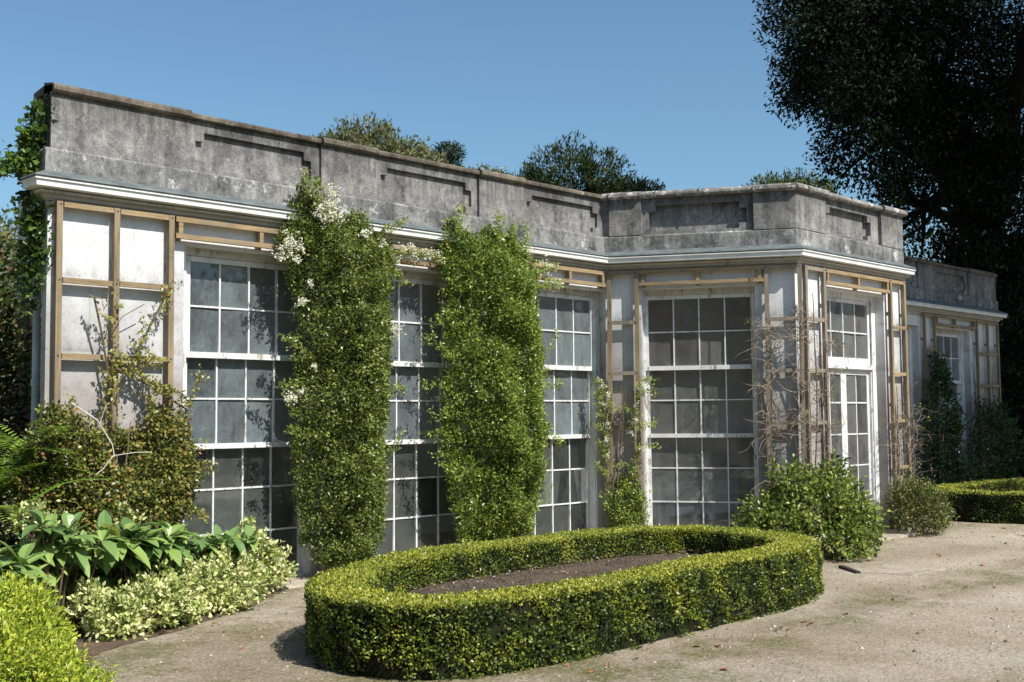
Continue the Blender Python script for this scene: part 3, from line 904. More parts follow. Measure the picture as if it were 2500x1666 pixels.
trellis('shaded trellis on the right end pier of the far wing', FA, [22.76, 23.28, 23.78], LV)
lintel_trellis('shaded double batten over the last window of the far wing', FA, 20.92, 22.72, [20.98, 21.78, 22.66])


# ================================================================== CLIMBERS
def stems_on(fr, spots, ztop, root, k=-.14, r=.014):
    for u in spots:
        s = MB(); p = fr(u, k, 0)
        s.tube(wander(p, (rng.normal() * .03, 0, 1), ztop, 14, .07, (0, 0, .25)), list(np.linspace(r, r * .35, 15)), 6, False)
        s.build('stem', M['stem'], root)


def climber(name, label, cat_, fr, poly, n, thick, per, L, W, mat, sig=.045, tb=.42, tv=.16, shoots=(), flowers=None, stems=(), seed=1, gaps=-2., nshoot=40, k0=-.06, group=None, ztop=2.6):
    poly = np.asarray(poly, float)
    p = fr(poly[:, 0].mean(), -.15, 0)
    root = thing(name, label, cat_, p, group)
    X, O = wallmass(fr, poly, n, thick, k0, seed, gaps)
    parts = [clumps(X, O, per, sig, L, W, tb=tb, tv=tv)]
    # young shoots sticking out of the mass
    idx = rng.integers(0, len(X), nshoot)
    for i in idx:
        o = nrm(O[i] + np.array([rng.normal() * .5, 0, .7]))
        parts.append(spray(wander(X[i], o, rng.uniform(.1, .28), 4, .25, (0, 0, .05)), L, W, .016, tb=tb + .25))
    for pts, dens in shoots:
        q = [np.array(fr(*a)) for a in pts]
        fine = []
        for a, b in zip(q[:-1], q[1:]):
            for t in np.linspace(0, 1, 6, endpoint=False): fine.append(a + (b - a) * t + rng.normal(size=3) * .012)
        fine.append(q[-1])
        for _ in range(dens):
            parts.append(spray([f + rng.normal(size=3) * .035 for f in fine], L, W, .018, tb=tb + .2))
    V, t = cat(parts)
    quads('foliage', V, t, mat, root)
    if stems: stems_on(fr, stems, ztop, root)
    if flowers is not None and len(flowers):
        C = np.array([fr(*f[:3]) for f in flowers]); rad = np.array([f[3] for f in flowers]) * 1.25; cs = []
        for c, r in zip(C, rad):
            kk = max(3, int(60 * (r / .1) ** 2)); cs.append(c + rng.normal(size=(kk, 3)) * r * .5)
        V, t = florets(np.concatenate(cs), 6, .012, .020)
        quads('flowers', V, t, M['flower'], root)
    return root


CL1 = [(6.56, 3.78), (6.64, 3.93), (6.75, 3.80), (6.92, 3.72), (7.10, 3.60), (7.32, 3.72), (7.55, 3.55), (7.74, 3.45), (7.72, 3.10), (7.74, 2.75), (7.68, 2.3), (7.70, 1.87), (7.64, 1.43), (7.66, .99), (7.64, .55), (7.48, .16),
       (7.0, .10), (6.78, .20), (6.64, .49), (6.60, .83), (6.56, 1.2), (6.55, 1.53), (6.52, 1.84), (6.58, 2.0), (6.56, 2.27), (6.60, 2.6), (6.56, 2.78), (6.46, 3.1), (6.36, 3.30), (6.48, 3.5)]
fl1 = [(6.78, -.42, 3.84, .045), (6.80, -.42, 3.76, .055), (6.76, -.44, 3.68, .06), (6.66, -.42, 3.62, .05), (6.86, -.42, 3.60, .05), (6.72, -.44, 3.55, .05), (6.32, -.38, 3.30, .06), (6.28, -.36, 3.17, .05), (6.42, -.4, 3.22, .04), (6.40, -.4, 3.12, .04),
       (7.66, -.36, 2.55, .05), (7.62, -.38, 2.47, .04), (6.36, -.38, 1.80, .05), (6.44, -.4, 1.86, .03), (6.45, -.4, 2.72, .04), (6.55, -.42, 2.9, .03), (6.6, -.43, 2.1, .03), (7.2, -.44, 3.45, .04), (7.45, -.42, 3.38, .035)]
bridge = [([(7.6, -.25, 3.26), (7.85, -.2, 3.33), (8.10, -.2, 3.36), (8.42, -.2, 3.34)], 9), ([(7.6, -.28, 3.15), (7.78, -.26, 3.10), (7.9, -.25, 3.02)], 6)]
fl1 += [(7.86, -.24, 3.38, .04), (7.96, -.24, 3.42, .035), (8.02, -.23, 3.34, .04), (8.14, -.23, 3.36, .04), (8.25, -.23, 3.35, .04), (8.34, -.23, 3.38, .035), (7.78, -.25, 3.25, .04), (8.40, -.22, 3.31, .03)]
sh1 = bridge + [([(7.5, -.3, 3.50), (7.66, -.32, 3.60), (7.80, -.34, 3.68)], 4), ([(6.62, -.34, 3.75), (6.58, -.33, 3.95), (6.55, -.3, 4.03)], 4), ([(6.72, -.34, 3.6), (6.70, -.34, 3.85), (6.70, -.33, 3.95)], 4),
                ([(6.5, -.35, 1.95), (6.34, -.36, 1.90), (6.24, -.36, 1.93)], 3), ([(6.55, -.35, 2.25), (6.38, -.36, 2.33), (6.30, -.36, 2.40)], 3), ([(6.6, -.35, 1.45), (6.42, -.36, 1.50), (6.30, -.36, 1.49)], 2), ([(7.5, -.3, 1.2), (7.72, -.3, 1.3), (7.82, -.28, 1.45)], 2), ([(7.5, -.3, 1.9), (7.7, -.3, 1.85), (7.85, -.28, 1.95)], 2)]
climber('flowering_wall_shrub', 'tall pyracantha column on the second pier with cream blossom at its top and side', 'climber', FA, CL1, 5600, .44, 14, .036, .018, M['pyra'], sig=.036, tb=.44, tv=.2, shoots=sh1, flowers=fl1, stems=(7.0, 7.25, 7.4), seed=3, nshoot=120)
CL2 = [(8.50, 3.60), (8.60, 3.80), (8.76, 3.70), (8.90, 3.60), (9.06, 3.66), (9.22, 3.78), (9.36, 3.70), (9.58, 3.70), (9.80, 3.50), (9.95, 3.25), (9.92, 2.92), (10.02, 2.5), (10.06, 2.15), (10.04, 1.8), (10.12, 1.39), (9.98, 1.0), (9.90, .74), (9.80, .22),
       (9.2, .12), (8.70, .24), (8.62, .6), (8.58, .95), (8.54, 1.42), (8.52, 1.88), (8.52, 2.34), (8.54, 2.55), (8.52, 2.91), (8.46, 3.28)]
sh2 = [([(8.6, -.3, 3.6), (8.60, -.3, 3.78), (8.62, -.3, 3.92)], 5), ([(9.2, -.35, 3.6), (9.2, -.34, 3.78), (9.18, -.33, 3.90)], 5), ([(9.6, -.35, 3.5), (9.64, -.33, 3.72), (9.62, -.33, 3.82)], 4), ([(9.45, -.35, 3.5), (9.42, -.33, 3.70), (9.44, -.33, 3.80)], 4),
       ([(9.8, -.3, 3.25), (10.02, -.26, 3.36), (10.26, -.22, 3.40)], 6), ([(9.9, -.3, 3.1), (10.15, -.25, 3.22), (10.36, -.22, 3.20)], 5),
       ([(8.6, -.3, 2.3), (8.34, -.28, 2.35), (8.14, -.26, 2.45)], 3), ([(8.5, -.3, 1.9), (8.3, -.26, 1.98), (8.12, -.24, 1.92)], 2), ([(8.6, -.3, 1.35), (8.36, -.24, 1.42), (8.2, -.2, 1.4)], 2), ([(8.65, -.28, .9), (8.46, -.22, 1.1), (8.35, -.2, 1.25)], 3), ([(8.65, -.25, 1.7), (8.45, -.2, 1.6), (8.3, -.2, 1.65)], 2), ([(8.6, -.28, 2.75), (8.4, -.25, 2.7), (8.27, -.24, 2.6)], 2),
       ([(10.0, -.3, 2.0), (10.2, -.26, 1.95), (10.3, -.26, 2.02)], 2), ([(10.0, -.3, 2.35), (10.14, -.28, 2.5), (10.2, -.27, 2.62)], 2), ([(10.0, -.3, 1.4), (10.2, -.28, 1.35), (10.28, -.26, 1.25)], 2)]
fl2 = [(10.02, -.26, 3.42, .035), (10.08, -.25, 3.36, .04), (10.2, -.24, 3.40, .035), (10.3, -.22, 3.24, .035), (10.25, -.23, 3.17, .03), (9.72, -.34, 3.52, .03), (10.06, -.26, 3.52, .025)]
climber('evergreen_wall_shrub', 'dense bright green evergreen column on the third pier, split into two leafy tops', 'climber', FA, CL2, 6600, .48, 14, .040, .017, M['pyra2'], sig=.038, tb=.46, tv=.2, shoots=sh2, flowers=fl2, stems=(9.0, 9.3, 9.5), seed=8, nshoot=160)

# the loose climber on the left end pier: dense below, thin branches above
CL0 = [(4.0, 1.55), (4.12, 1.73), (4.35, 1.66), (4.55, 1.48), (4.75, 1.50), (4.95, 1.42), (5.15, 1.70), (5.36, 1.66), (5.46, 1.2), (5.50, 1.05), (5.38, .8), (5.22, .45), (5.1, .1), (3.7, .1), (3.85, .9)]
sh0 = [([(4.72, -.14, 1.6), (4.72, -.14, 2.05), (4.66, -.16, 2.45), (4.52, -.18, 2.68)], 1), ([(4.66, -.16, 2.40), (4.72, -.15, 2.6), (4.70, -.16, 2.75)], 1), ([(4.74, -.15, 2.0), (4.95, -.17, 2.30), (5.15, -.17, 2.62), (5.26, -.16, 2.85)], 2), ([(4.9, -.16, 2.2), (4.98, -.17, 2.42), (4.93, -.18, 2.55)], 1),
       ([(4.76, -.15, 2.08), (5.0, -.16, 1.98), (5.18, -.18, 1.88), (5.40, -.18, 1.75)], 5), ([(4.85, -.16, 2.1), (5.0, -.18, 2.15), (5.16, -.2, 2.10)], 4), ([(5.3, -.18, 1.5), (5.42, -.18, 1.8), (5.52, -.2, 2.0)], 3), ([(5.0, -.18, 1.55), (5.02, -.18, 1.75), (5.1, -.18, 1.9)], 4), ([(4.55, -.16, 1.5), (4.62, -.18, 1.75), (4.66, -.18, 1.95)], 3), ([(4.25, -.16, 1.55), (4.3, -.2, 1.78)], 4), ([(5.35, -.2, 1.05), (5.52, -.22, 1.2), (5.62, -.22, 1.15)], 3), ([(4.7, -.14, 1.9), (4.73, -.14, 2.2)], 4), ([(5.3, -.2, .8), (5.5, -.2, .78), (5.58, -.22, .7)], 3)]
c0 = climber('bronze_leaved_climber', 'loose bronze-tinged climber spreading over the left end pier, thin shoots reaching up its trellis', 'climber', FA, CL0, 3700, .36, 10, .040, .023, M['quince'], sig=.045, tb=.46, tv=.22, shoots=sh0, stems=(4.4, 4.72, 5.0, 5.2), seed=14, gaps=-.85, nshoot=90, ztop=1.6)
s = MB()
for pts, r in (([(4.72, -.13, .1), (4.73, -.12, 1.0), (4.70, -.12, 1.8), (4.60, -.14, 2.3), (4.50, -.17, 2.66)], .010), ([(4.74, -.13, 1.9), (4.95, -.15, 2.28), (5.25, -.15, 2.86)], .006), ([(4.72, -.14, 2.05), (5.0, -.14, 1.92), (5.38, -.16, 1.70), (5.48, -.18, 1.2)], .010), ([(4.68, -.13, 2.35), (4.78, -.13, 2.5), (4.98, -.14, 2.62)], .004)):
    s.tube([FA(*p) for p in pts], r, 6)
s.build('branches', M['stem'], c0)
s = MB()
for pts, r in (([(4.20, -.44, 1.74), (4.40, -.48, 1.60), (4.52, -.5, 1.40), (4.54, -.5, 1.30)], .006), ([(4.54, -.5, 1.32), (4.44, -.5, 1.20), (4.38, -.5, 1.16)], .004), ([(4.54, -.5, 1.31), (4.72, -.5, 1.33), (4.86, -.48, 1.33)], .0035), ([(4.42, -.48, 1.58), (4.46, -.5, 1.72)], .003)):
    s.tube([FA(*p) for p in pts], r, 6)
s.build('dead_branch', M['pale_twig'], c0)

# sparse flowering climber left of the bay window
CLB = [(.06, .05), (.50, .05), (.52, .55), (.40, .80), (.20, .85), (.04, .6)]
shb = []
for u0 in (.06, .44):
    for _ in range(2):
        w = [(u0 + rng.normal() * .04, -.13, .4 + .26 * i) for i in range(7)]; shb.append((w, 1))
for z in (.95, 1.2, 1.45, 1.65, 1.85, 2.0):
    s_ = 1 if rng.random() < .6 else -1
    shb.append(([(.42, -.13, z), (.42 + .12 * s_, -.17, z + .05), (.42 + .26 * s_, -.18, z + .03)], 3)); shb.append(([(.06, -.13, z - .1), (.06 - .08, -.17, z), (-.06, -.18, z + .08)], 3))
flb = [(.02 + rng.normal() * .04, -.2, z, .024) for z in (1.1, 1.3, 1.5, 1.62, 1.75, 1.88, 1.98, 2.05)] + [(.45 + rng.normal() * .08, -.2, z, .024) for z in (.9, 1.2, 1.4, 1.5, 1.55, 1.75, 1.95, 2.0)]
climber('slender_flowering_climber', 'thin pyracantha with cream flower clusters on the ladder trellis left of the bay window', 'climber', FB, CLB, 500, .16, 10, .034, .016, M['pyra2'], tb=.5, shoots=shb, flowers=flb, stems=(.08, .2, .42), seed=31, nshoot=40, ztop=2.0)

# ---- bare twiggy climbers
def bare(label, fr, u0, u1, z0, z1, n, trunks, hot, leafy=0):
    root = thing('bare_climber', label, 'climber', fr((u0 + u1) / 2, -.1, 0), 'bare twiggy climbers on the bay')
    for u, top in trunks:
        for q in range(2):
            t = MB(); t.tube(wander(fr(u + rng.normal() * .02, -.115, 0), (0, 0, 1), top, 16, .05, (0, 0, .3)), list(np.linspace(.013, .005, 17)), 5, False)
            t.build('stem', M['stem'], root)
    s = MB(); tips = []
    for i in range(n):
        u, top = trunks[rng.integers(0, len(trunks))]
        if rng.random() < .85: z = rng.choice(hot) + rng.normal() * .10
        else: z = rng.uniform(z0, z1)
        z = min(max(z, .25), min(top, z1))
        L = rng.uniform(.12, .40)
        sd = rng.choice([-1, 1])
        p = fr(u + rng.normal() * .03, -.12 - rng.random() * .06, z)
        d = np.array(fr(sd, -.35 + rng.normal() * .35, 0)) - np.array(fr(0, 0, 0)); d[2] = rng.normal() * .65
        w = wander(p, d, L, 6, .33, (0, 0, -.03))
        # keep them outside the wall
        w = [q if (q[0] - fr.o[0]) * fr.n[0] + (q[1] - fr.o[1]) * fr.n[1] < -.015 else q - np.array([fr.n[0], fr.n[1], 0]) * ((q[0] - fr.o[0]) * fr.n[0] + (q[1] - fr.o[1]) * fr.n[1] + .03) for q in w]
        s.tube(w, list(np.linspace(rng.uniform(.003, .0055), .0014, len(w))), 3, False)
        if rng.random() < .6:
            j = rng.integers(2, 5); w2 = wander(w[j], (w[j + 1] - w[j]) + rng.normal(size=3) * .05, L * .5, 4, .4)
            s.tube(w2, list(np.linspace(.0028, .0012, 5)), 3, False)
        tips.append(w[-1])
    s.build('twigs', M['twig'], root)
    if leafy:
        C = np.array([tips[i] for i in rng.integers(0, len(tips), leafy)])
        V, tt = clumps(C, np.tile([0, -1, .3], (leafy, 1)), 7, .03, .035, .018, tb=.55)
        quads('young_leaves', V, tt, M['bush'], root)
    return root


bare('tangle of dry leafless twigs on the grey trellis right of the bay window', FB, 1.85, 2.46, .5, 3.3, 185, [(2.06, 3.45), (2.43, 2.9)], [2.72, 2.62, 2.5, 1.95, 1.62, 1.5, 1.4], 9)
bare('leafless winding stems on the trellis left of the garden door', FC, 0, .6, .5, 3.0, 105, [(.10, 3.1), (.56, 2.5)], [2.68, 2.1, 1.95, 1.5, 1.35], 8)
bare('brown twiggy growth low on the ladder trellis right of the garden door', FC, 2.25, 2.9, .3, 2.1, 115, [(2.33, 2.0), (2.76, 2.1)], [1.55, 1.45, 1.35, 1.2, .9, .7], 7)


# ================================================================== SHRUBS
def shrub(name, label, cat_, base, blobs, per, sig, L, W, mat, tb=.42, tv=.16, up=.4, core=.7, nshoot=40, group=None, fold=.12, lump=.25, stemr=.01):
    root = thing(name, label, cat_, (base[0], base[1], 0), group)
    parts = []; cm = MB()
    for i, (c, r, n) in enumerate(blobs):
        X, O = blob(c, r, n, seed=int(rng.integers(1, 999)), lump=lump, zmin=-.85)
        ok = X[:, 2] > .02; X, O = X[ok], O[ok]
        parts.append(clumps(X, O, per, sig, L, W, up=up, tb=tb, tv=tv, fold=fold))
        for j in rng.integers(0, len(X), nshoot):
            o = nrm(nrm(O[j]) + rng.normal(size=3) * .3 + np.array([0, 0, .3]))
            parts.append(spray(wander(X[j], o, rng.uniform(.3, .8) * L * 5, 3, .2), L, W, L * .45, tb=tb + .22))
        cm.tube(wander((base[0] + rng.normal() * .05, base[1] + rng.normal() * .05, 0), np.array(c) - np.array([base[0], base[1], 0]), np.linalg.norm(np.array(c) - np.array([base[0], base[1], 0])), 5, .15), list(np.linspace(stemr * 1.5, stemr * .5, 6)), 6, False)
        for j in rng.integers(0, len(X), 25):
            a = np.array(c) * .6 + np.array([base[0], base[1], 0.0]) * .4
            cm.tube([a, (a + X[j]) / 2 + rng.normal(size=3) * .03, X[j]], [stemr * .6, stemr * .4, stemr * .2], 4, False)
    V, t = cat(parts); quads('foliage', V, t, mat, root)
    cm.build('stems', M['stem'], root)
    return root


shrub('corner_shrub', 'broad fresh green bush at the bay corner, in front of the bare twigs', 'shrub', (11.75, 6.85),
      [((11.70, 6.85, .50), (.42, .40, .34), 300), ((11.45, 7.15, .42), (.36, .34, .24), 190), ((11.20, 7.0, .36), (.26, .24, .16), 90), ((12.10, 6.78, .80), (.20, .2, .28), 120), ((12.22, 6.62, .34), (.34, .30, .30), 200), ((11.62, 7.05, .80), (.20, .20, .24), 110), ((11.80, 6.42, .24), (.32, .22, .22), 150), ((12.0, 6.55, .55), (.26, .22, .22), 130)],
      10, .05, .054, .032, M['bush'], tb=.46, tv=.2, nshoot=20, lump=.42)
shrub('rounded_shrub', 'small rounded dull green bush right of the garden door', 'shrub', (14.82, 7.08),
      [((14.82, 7.05, .34), (.44, .40, .34), 460), ((14.75, 7.12, .54), (.28, .26, .22), 180), ((15.12, 7.0, .24), (.28, .25, .2), 150)], 9, .05, .040, .020, M['bush2'], tb=.46, nshoot=40)

# variegated evergreen mounds along the border
VG = 'variegated evergreens in the border'
for (lab, bs, bl) in (
    ('cream-variegated evergreen mound at the front of the border beside the lime hedge', (4.30, 8.30), [((4.10, 8.22, .14), (.20, .18, .15), 110), ((4.40, 8.26, .15), (.26, .22, .16), 180), ((4.60, 8.36, .22), (.24, .22, .17), 160), ((4.72, 8.36, .10), (.16, .14, .10), 60), ((4.0, 8.35, .26), (.12, .12, .12), 50)]),
    ('cream-variegated evergreen mound in the middle of the border below the broad-leaved shrubs', (5.2, 8.75), [((5.12, 8.66, .20), (.24, .22, .19), 170), ((5.38, 8.82, .24), (.28, .24, .20), 200), ((5.26, 8.58, .11), (.28, .16, .12), 110), ((5.66, 8.98, .16), (.28, .20, .16), 140)]),
    ('upright cream-variegated evergreen in front of the leftmost sash window', (5.95, 9.25), [((5.88, 9.22, .44), (.11, .12, .24), 90), ((6.00, 9.24, .32), (.17, .15, .22), 130), ((6.18, 9.22, .20), (.16, .14, .15), 100), ((5.86, 9.2, .18), (.18, .16, .16), 100)])):
    shrub('variegated_shrub', lab, 'shrub', bs, bl, 13, .032, .044, .027, M['euon'], tb=.54, tv=.2, nshoot=10, group=VG, lump=.4)
shrub('variegated_shrub', 'cream-variegated sprig showing above the broad leaves against the left pier', 'shrub', (4.72, 9.15), [((4.58, 9.2, .84), (.13, .11, .11), 46), ((4.72, 9.2, .74), (.12, .1, .1), 36)], 10, .03, .042, .025, M['euon'], tb=.42, tv=.2, nshoot=8, group=VG)
shrub('variegated_shrub', 'cream-variegated sprig at the far left edge behind the broad leaves', 'shrub', (3.85, 9.1), [((3.86, 9.1, .84), (.14, .12, .10), 46), ((4.08, 9.1, .74), (.12, .1, .09), 36)], 10, .03, .042, .025, M['euon'], tb=.40, tv=.2, nshoot=8, group=VG)

# lime yellow clipped mound in the left foreground
shrub('lime_hedge', 'lime yellow small-leaved hedge in the bottom left foreground', 'hedge', (2.85, 7.0),
      [((2.88, 7.15, .42), (.26, .28, .22), 420), ((2.72, 6.85, .36), (.34, .30, .22), 460), ((2.96, 7.0, .20), (.22, .28, .20), 360), ((2.78, 6.62, .18), (.30, .28, .18), 400), ((2.5, 6.45, .28), (.42, .34, .24), 420), ((2.3, 6.9, .36), (.42, .4, .26), 420), ((2.6, 7.2, .42), (.30, .3, .22), 300), ((2.7, 6.3, .12), (.4, .25, .14), 260)],
      13, .034, .036, .013, M['lime'], tb=.55, tv=.2, up=.45, nshoot=70, lump=.3)


# ---- broad-leaved shrubs
def broad(label, rosettes, L, tb=.5):
    base = np.mean([r[0] for r in rosettes], 0)
    root = thing('broad_leaved_shrub', label, 'shrub', (base[0], base[1], 0), 'broad-leaved shrubs in the border')
    Q = []; T = []; s = MB()
    for c, size in rosettes:
        c = np.array(c); n = rng.integers(10, 15)
        tl = nrm(np.array([rng.normal() * .35, -.35 + rng.normal() * .3, 1.0]))
        foot = np.array([base[0] + (c[0] - base[0]) * .4, base[1] + (c[1] - base[1]) * .4, .0])
        s.tube([foot, foot * .4 + c * .6 + rng.normal(size=3) * .02, c], [.011, .008, .006], 6, False)
        tone = tb + rng.normal() * .11
        for i in range(n):
            g = 2.4 * i + rng.normal() * .2; el = rng.uniform(-.10, .95)
            a = np.cross(tl, [0.3, .2, .1]); a = nrm(a); b = np.cross(tl, a)
            d = nrm((a * math.cos(g) + b * math.sin(g)) * math.cos(el) + tl * math.sin(el))
            sd = nrm(np.cross(d, [0, 0, 1.])); nn = np.cross(sd, d)
            l = L * size * rng.uniform(.65, 1.15); w = l * rng.uniform(.34, .44)
            droop = rng.uniform(.15, .55); off = c + d * .015 + tl * rng.uniform(-.09, .02)
            prof = [(0, .08), (.18, .62), (.42, 1.0), (.68, .86), (.88, .42), (1.0, .02)]
            row = []
            for f, ww in prof:
                p = off + d * l * f * (1 - .12 * f * droop) - np.array([0, 0, 1]) * l * droop * f * f
                row.append((p + sd * w * .5 * ww + nn * w * .13 * ww, p - nn * 0, p - sd * w * .5 * ww + nn * w * .13 * ww))
            tone2 = np.clip(tone + rng.normal() * .12, 0, 1)
            for r0, r1 in zip(row[:-1], row[1:]):
                Q.append([r0[0], r0[1], r1[1], r1[0]]); T.append(tone2)
                Q.append([r0[1], r0[2], r1[2], r1[1]]); T.append(tone2)
    quads('foliage', np.array(Q), np.array(T), M['bigleaf'], root)
    s.build('stems', M['stem'], root)
    return root


def rz(cs): return [(c, rng.uniform(.85, 1.15)) for c in cs]


def scatter(x0, x1, y0, y1, z0, z1, n):
    return rz([(x0 + (x1 - x0) * ((i * .618) % 1), y0 + (y1 - y0) * (1 - ((i + .5) / n)) + rng.normal() * .03, z0 + (z1 - z0) * (((i + .5) / n) * .75 + rng.random() * .25)) for i in range(n)])


broad('broad-leaved shrub with long blue-green leaves in the middle of the border', scatter(4.15, 4.85, 8.45, 8.95, .22, .84, 26), .25, .50)
broad('lower broad-leaved shrub at the foot of the leftmost sash window', scatter(4.95, 5.72, 8.85, 9.2, .30, .64, 22), .20, .50)
broad('broad-leaved shrub with yellowing leaves at the left edge of the border', scatter(3.5, 4.1, 8.35, 8.9, .30, .88, 24), .21, .56)
broad('large-leaved shrub cut off by the left edge of the photo above the lime hedge', scatter(2.85, 3.2, 7.45, 7.7, .40, .76, 14), .26, .50)

# ---- fern, dark shrubs and ivy round the left end
ft = thing('fern', 'bright green fern at the left edge below the drainpipe', 'fern', (3.80, 9.62, 0))
Q = []; T = []
for i in range(40):
    a = rng.uniform(0, 2 * PI); tone = rng.uniform(.35, .85)
    c = np.array([3.80 + rng.normal() * .14, 9.62 + rng.normal() * .12, .70 + rng.random() * .55])
    w = wander(c, (math.cos(a) * .6, math.sin(a) * .6 - .2, 1.1), rng.uniform(.65, 1.0), 12, .06, (math.cos(a) * .05, math.sin(a) * .05, -.10))
    for j in range(1, 12):
        d = nrm(w[j + 1 if j < 12 else j] - w[j]); sd = nrm(np.cross(d, [0, 0, 1.])); ll = .17 * math.sin(PI * (j + 1) / 14)
        for s_ in (-1, 1):
            for q in (0, .5):
                p = w[j] + d * .035 * q * 2; Q.append(leafquads(p[None], (sd * s_ + d * .4)[None], np.array([[0, 0, 1.]]), ll, .03)[0]); T.append(tone + rng.normal() * .08)
quads('fronds', np.array(Q), np.clip(T, 0, 1), M['fern'], ft)
s = MB(); s.tube([(3.80, 9.62, 0), (3.80, 9.62, .9)], [.05, .03], 6); s.build('stems', M['stem'], ft)


def FLs(u, k, z): return (XL + k, D + u, z)


class FrameL(Frame):
    pass


FL = Frame(XL, D, 0, -1)           # end of the wing: u runs towards the viewer, k into the building is +x
FL.n = (1, 0)
IV = [(-.03, 4.28), (-.14, 4.34), (-.30, 4.15), (-.36, 3.6), (-.34, 2.9), (-.20, 2.5), (-.03, 2.7), (-.02, 3.3), (-.03, 3.7)]
climber('ivy', 'ivy climbing the left end of the orangery up to its parapet', 'ivy', FL, IV, 190, .12, 10, .055, .05, M['ivy'], sig=.05, tb=.55, stems=(), seed=44, nshoot=20, k0=.03, ztop=3.6,
        shoots=[([(-.15, -.10, 3.72), (-.15, -.22, 3.80), (-.12, -.28, 3.74), (-.1, -.31, 3.68)], 3), ([(-.15, -.1, 3.95), (-.15, -.18, 4.05)], 3), ([(-.1, -.06, 3.3), (-.08, -.14, 3.24)], 2)])
shrub('dark_shrub', 'tall dark shrub with reddish young leaves behind the left end of the orangery', 'shrub', (4.2, 12.2), [((4.25, 12.0, 2.0), (.75, .8, 1.2), 900), ((3.7, 11.6, 1.2), (.8, .8, 1.0), 700), ((4.5, 12.5, 2.9), (.6, .6, .7), 420), ((3.9, 11.0, .9), (.5, .5, .8), 420)], 9, .10, .075, .045, M['darkshrub'], tb=.62, tv=.28, nshoot=30, stemr=.03)
shrub('dark_shrub', 'low dark shrub at the left edge under the fern', 'shrub', (3.45, 9.6), [((3.5, 9.7, .55), (.45, .45, .55), 420), ((3.75, 9.75, .35), (.4, .35, .35), 260)], 9, .07, .06, .035, M['darkshrub'], tb=.36, tv=.18, nshoot=20, stemr=.02)

# ---- shaded plants along the far wing
climber('far_climber', 'dark leafy climber between the two windows of the far wing', 'climber', FA, [(20.0, .05), (21.5, .05), (21.4, 1.2), (21.2, 2.0), (20.9, 2.75), (20.5, 2.6), (20.3, 1.8), (20.0, 1.0)], 900, .35, 8, .06, .035, M['ivy'], sig=.07, tb=.35, seed=51, gaps=-.6, nshoot=40, stems=(20.5, 20.8))
climber('far_climber', 'dark bushy climber under the last window at the right end of the far wing', 'climber', FA, [(21.6, .05), (23.9, .05), (24.0, 1.3), (23.4, 1.9), (22.9, 1.6), (22.4, 1.9), (22.0, 1.2)], 900, .5, 8, .06, .035, M['ivy'], sig=.08, tb=.3, seed=52, gaps=-.7, nshoot=40, stems=(22.5, 23.2))
climber('far_climber', 'ivy strip on the far wing just behind the right end of the bay', 'climber', FA, [(17.6, .05), (18.75, .05), (18.72, 1.5), (18.75, 2.6), (18.6, 3.5), (17.6, 3.6)], 900, .28, 8, .055, .04, M['ivy'], sig=.06, tb=.42, seed=53, nshoot=40, stems=(18.2,))


# ================================================================== TREES
def tree(name, label, base, th, tr, blobs, per, sig, L, W, mat, tb=.45, tv=.2, group=None, limbs=True, lump=.3, spread=.9, up=.1, shell=.75, zmin=-.9):
    root = thing(name, label, 'tree', base, group)
    b = np.array(base, float); t = MB()
    top = b + np.array([0, 0, th])
    trunk = [b + (top - b) * f + rng.normal(size=3) * tr * .25 * (0 < f < 1) for f in np.linspace(0, 1, 7)]
    t.tube(trunk, list(np.linspace(tr * 1.15, tr * .5, 7)), 10, False)
    parts = []
    for c, r, n in blobs:
        c = np.array(c, float)
        X, O = blob(c, r, n, seed=int(rng.integers(1, 999)), lump=lump, shell=shell, zmin=zmin)
        parts.append(clumps(X, O, per, sig, L, W, up=up, spread=spread, tb=tb, tv=tv))
        st = trunk[4] if c[2] > trunk[4][2] else trunk[3]
        mid = (st + c) / 2 + np.array([0, 0, .1 * np.linalg.norm(c - st)]) + rng.normal(size=3) * .15
        t.tube([st, (st + mid) / 2, mid, (mid + c) / 2, c], [tr * .42, tr * .34, tr * .27, tr * .2, tr * .12], 7, False)
        for j in rng.integers(0, len(X), 14):
            t.tube([c, (c + X[j]) / 2 + rng.normal(size=3) * .1 * np.mean(r), X[j]], [tr * .13, tr * .08, tr * .03], 5, False)
    V, tt = cat(parts); quads('crown', V, tt, mat, root)
    t.build('trunk', M['bark'], root)
    return root


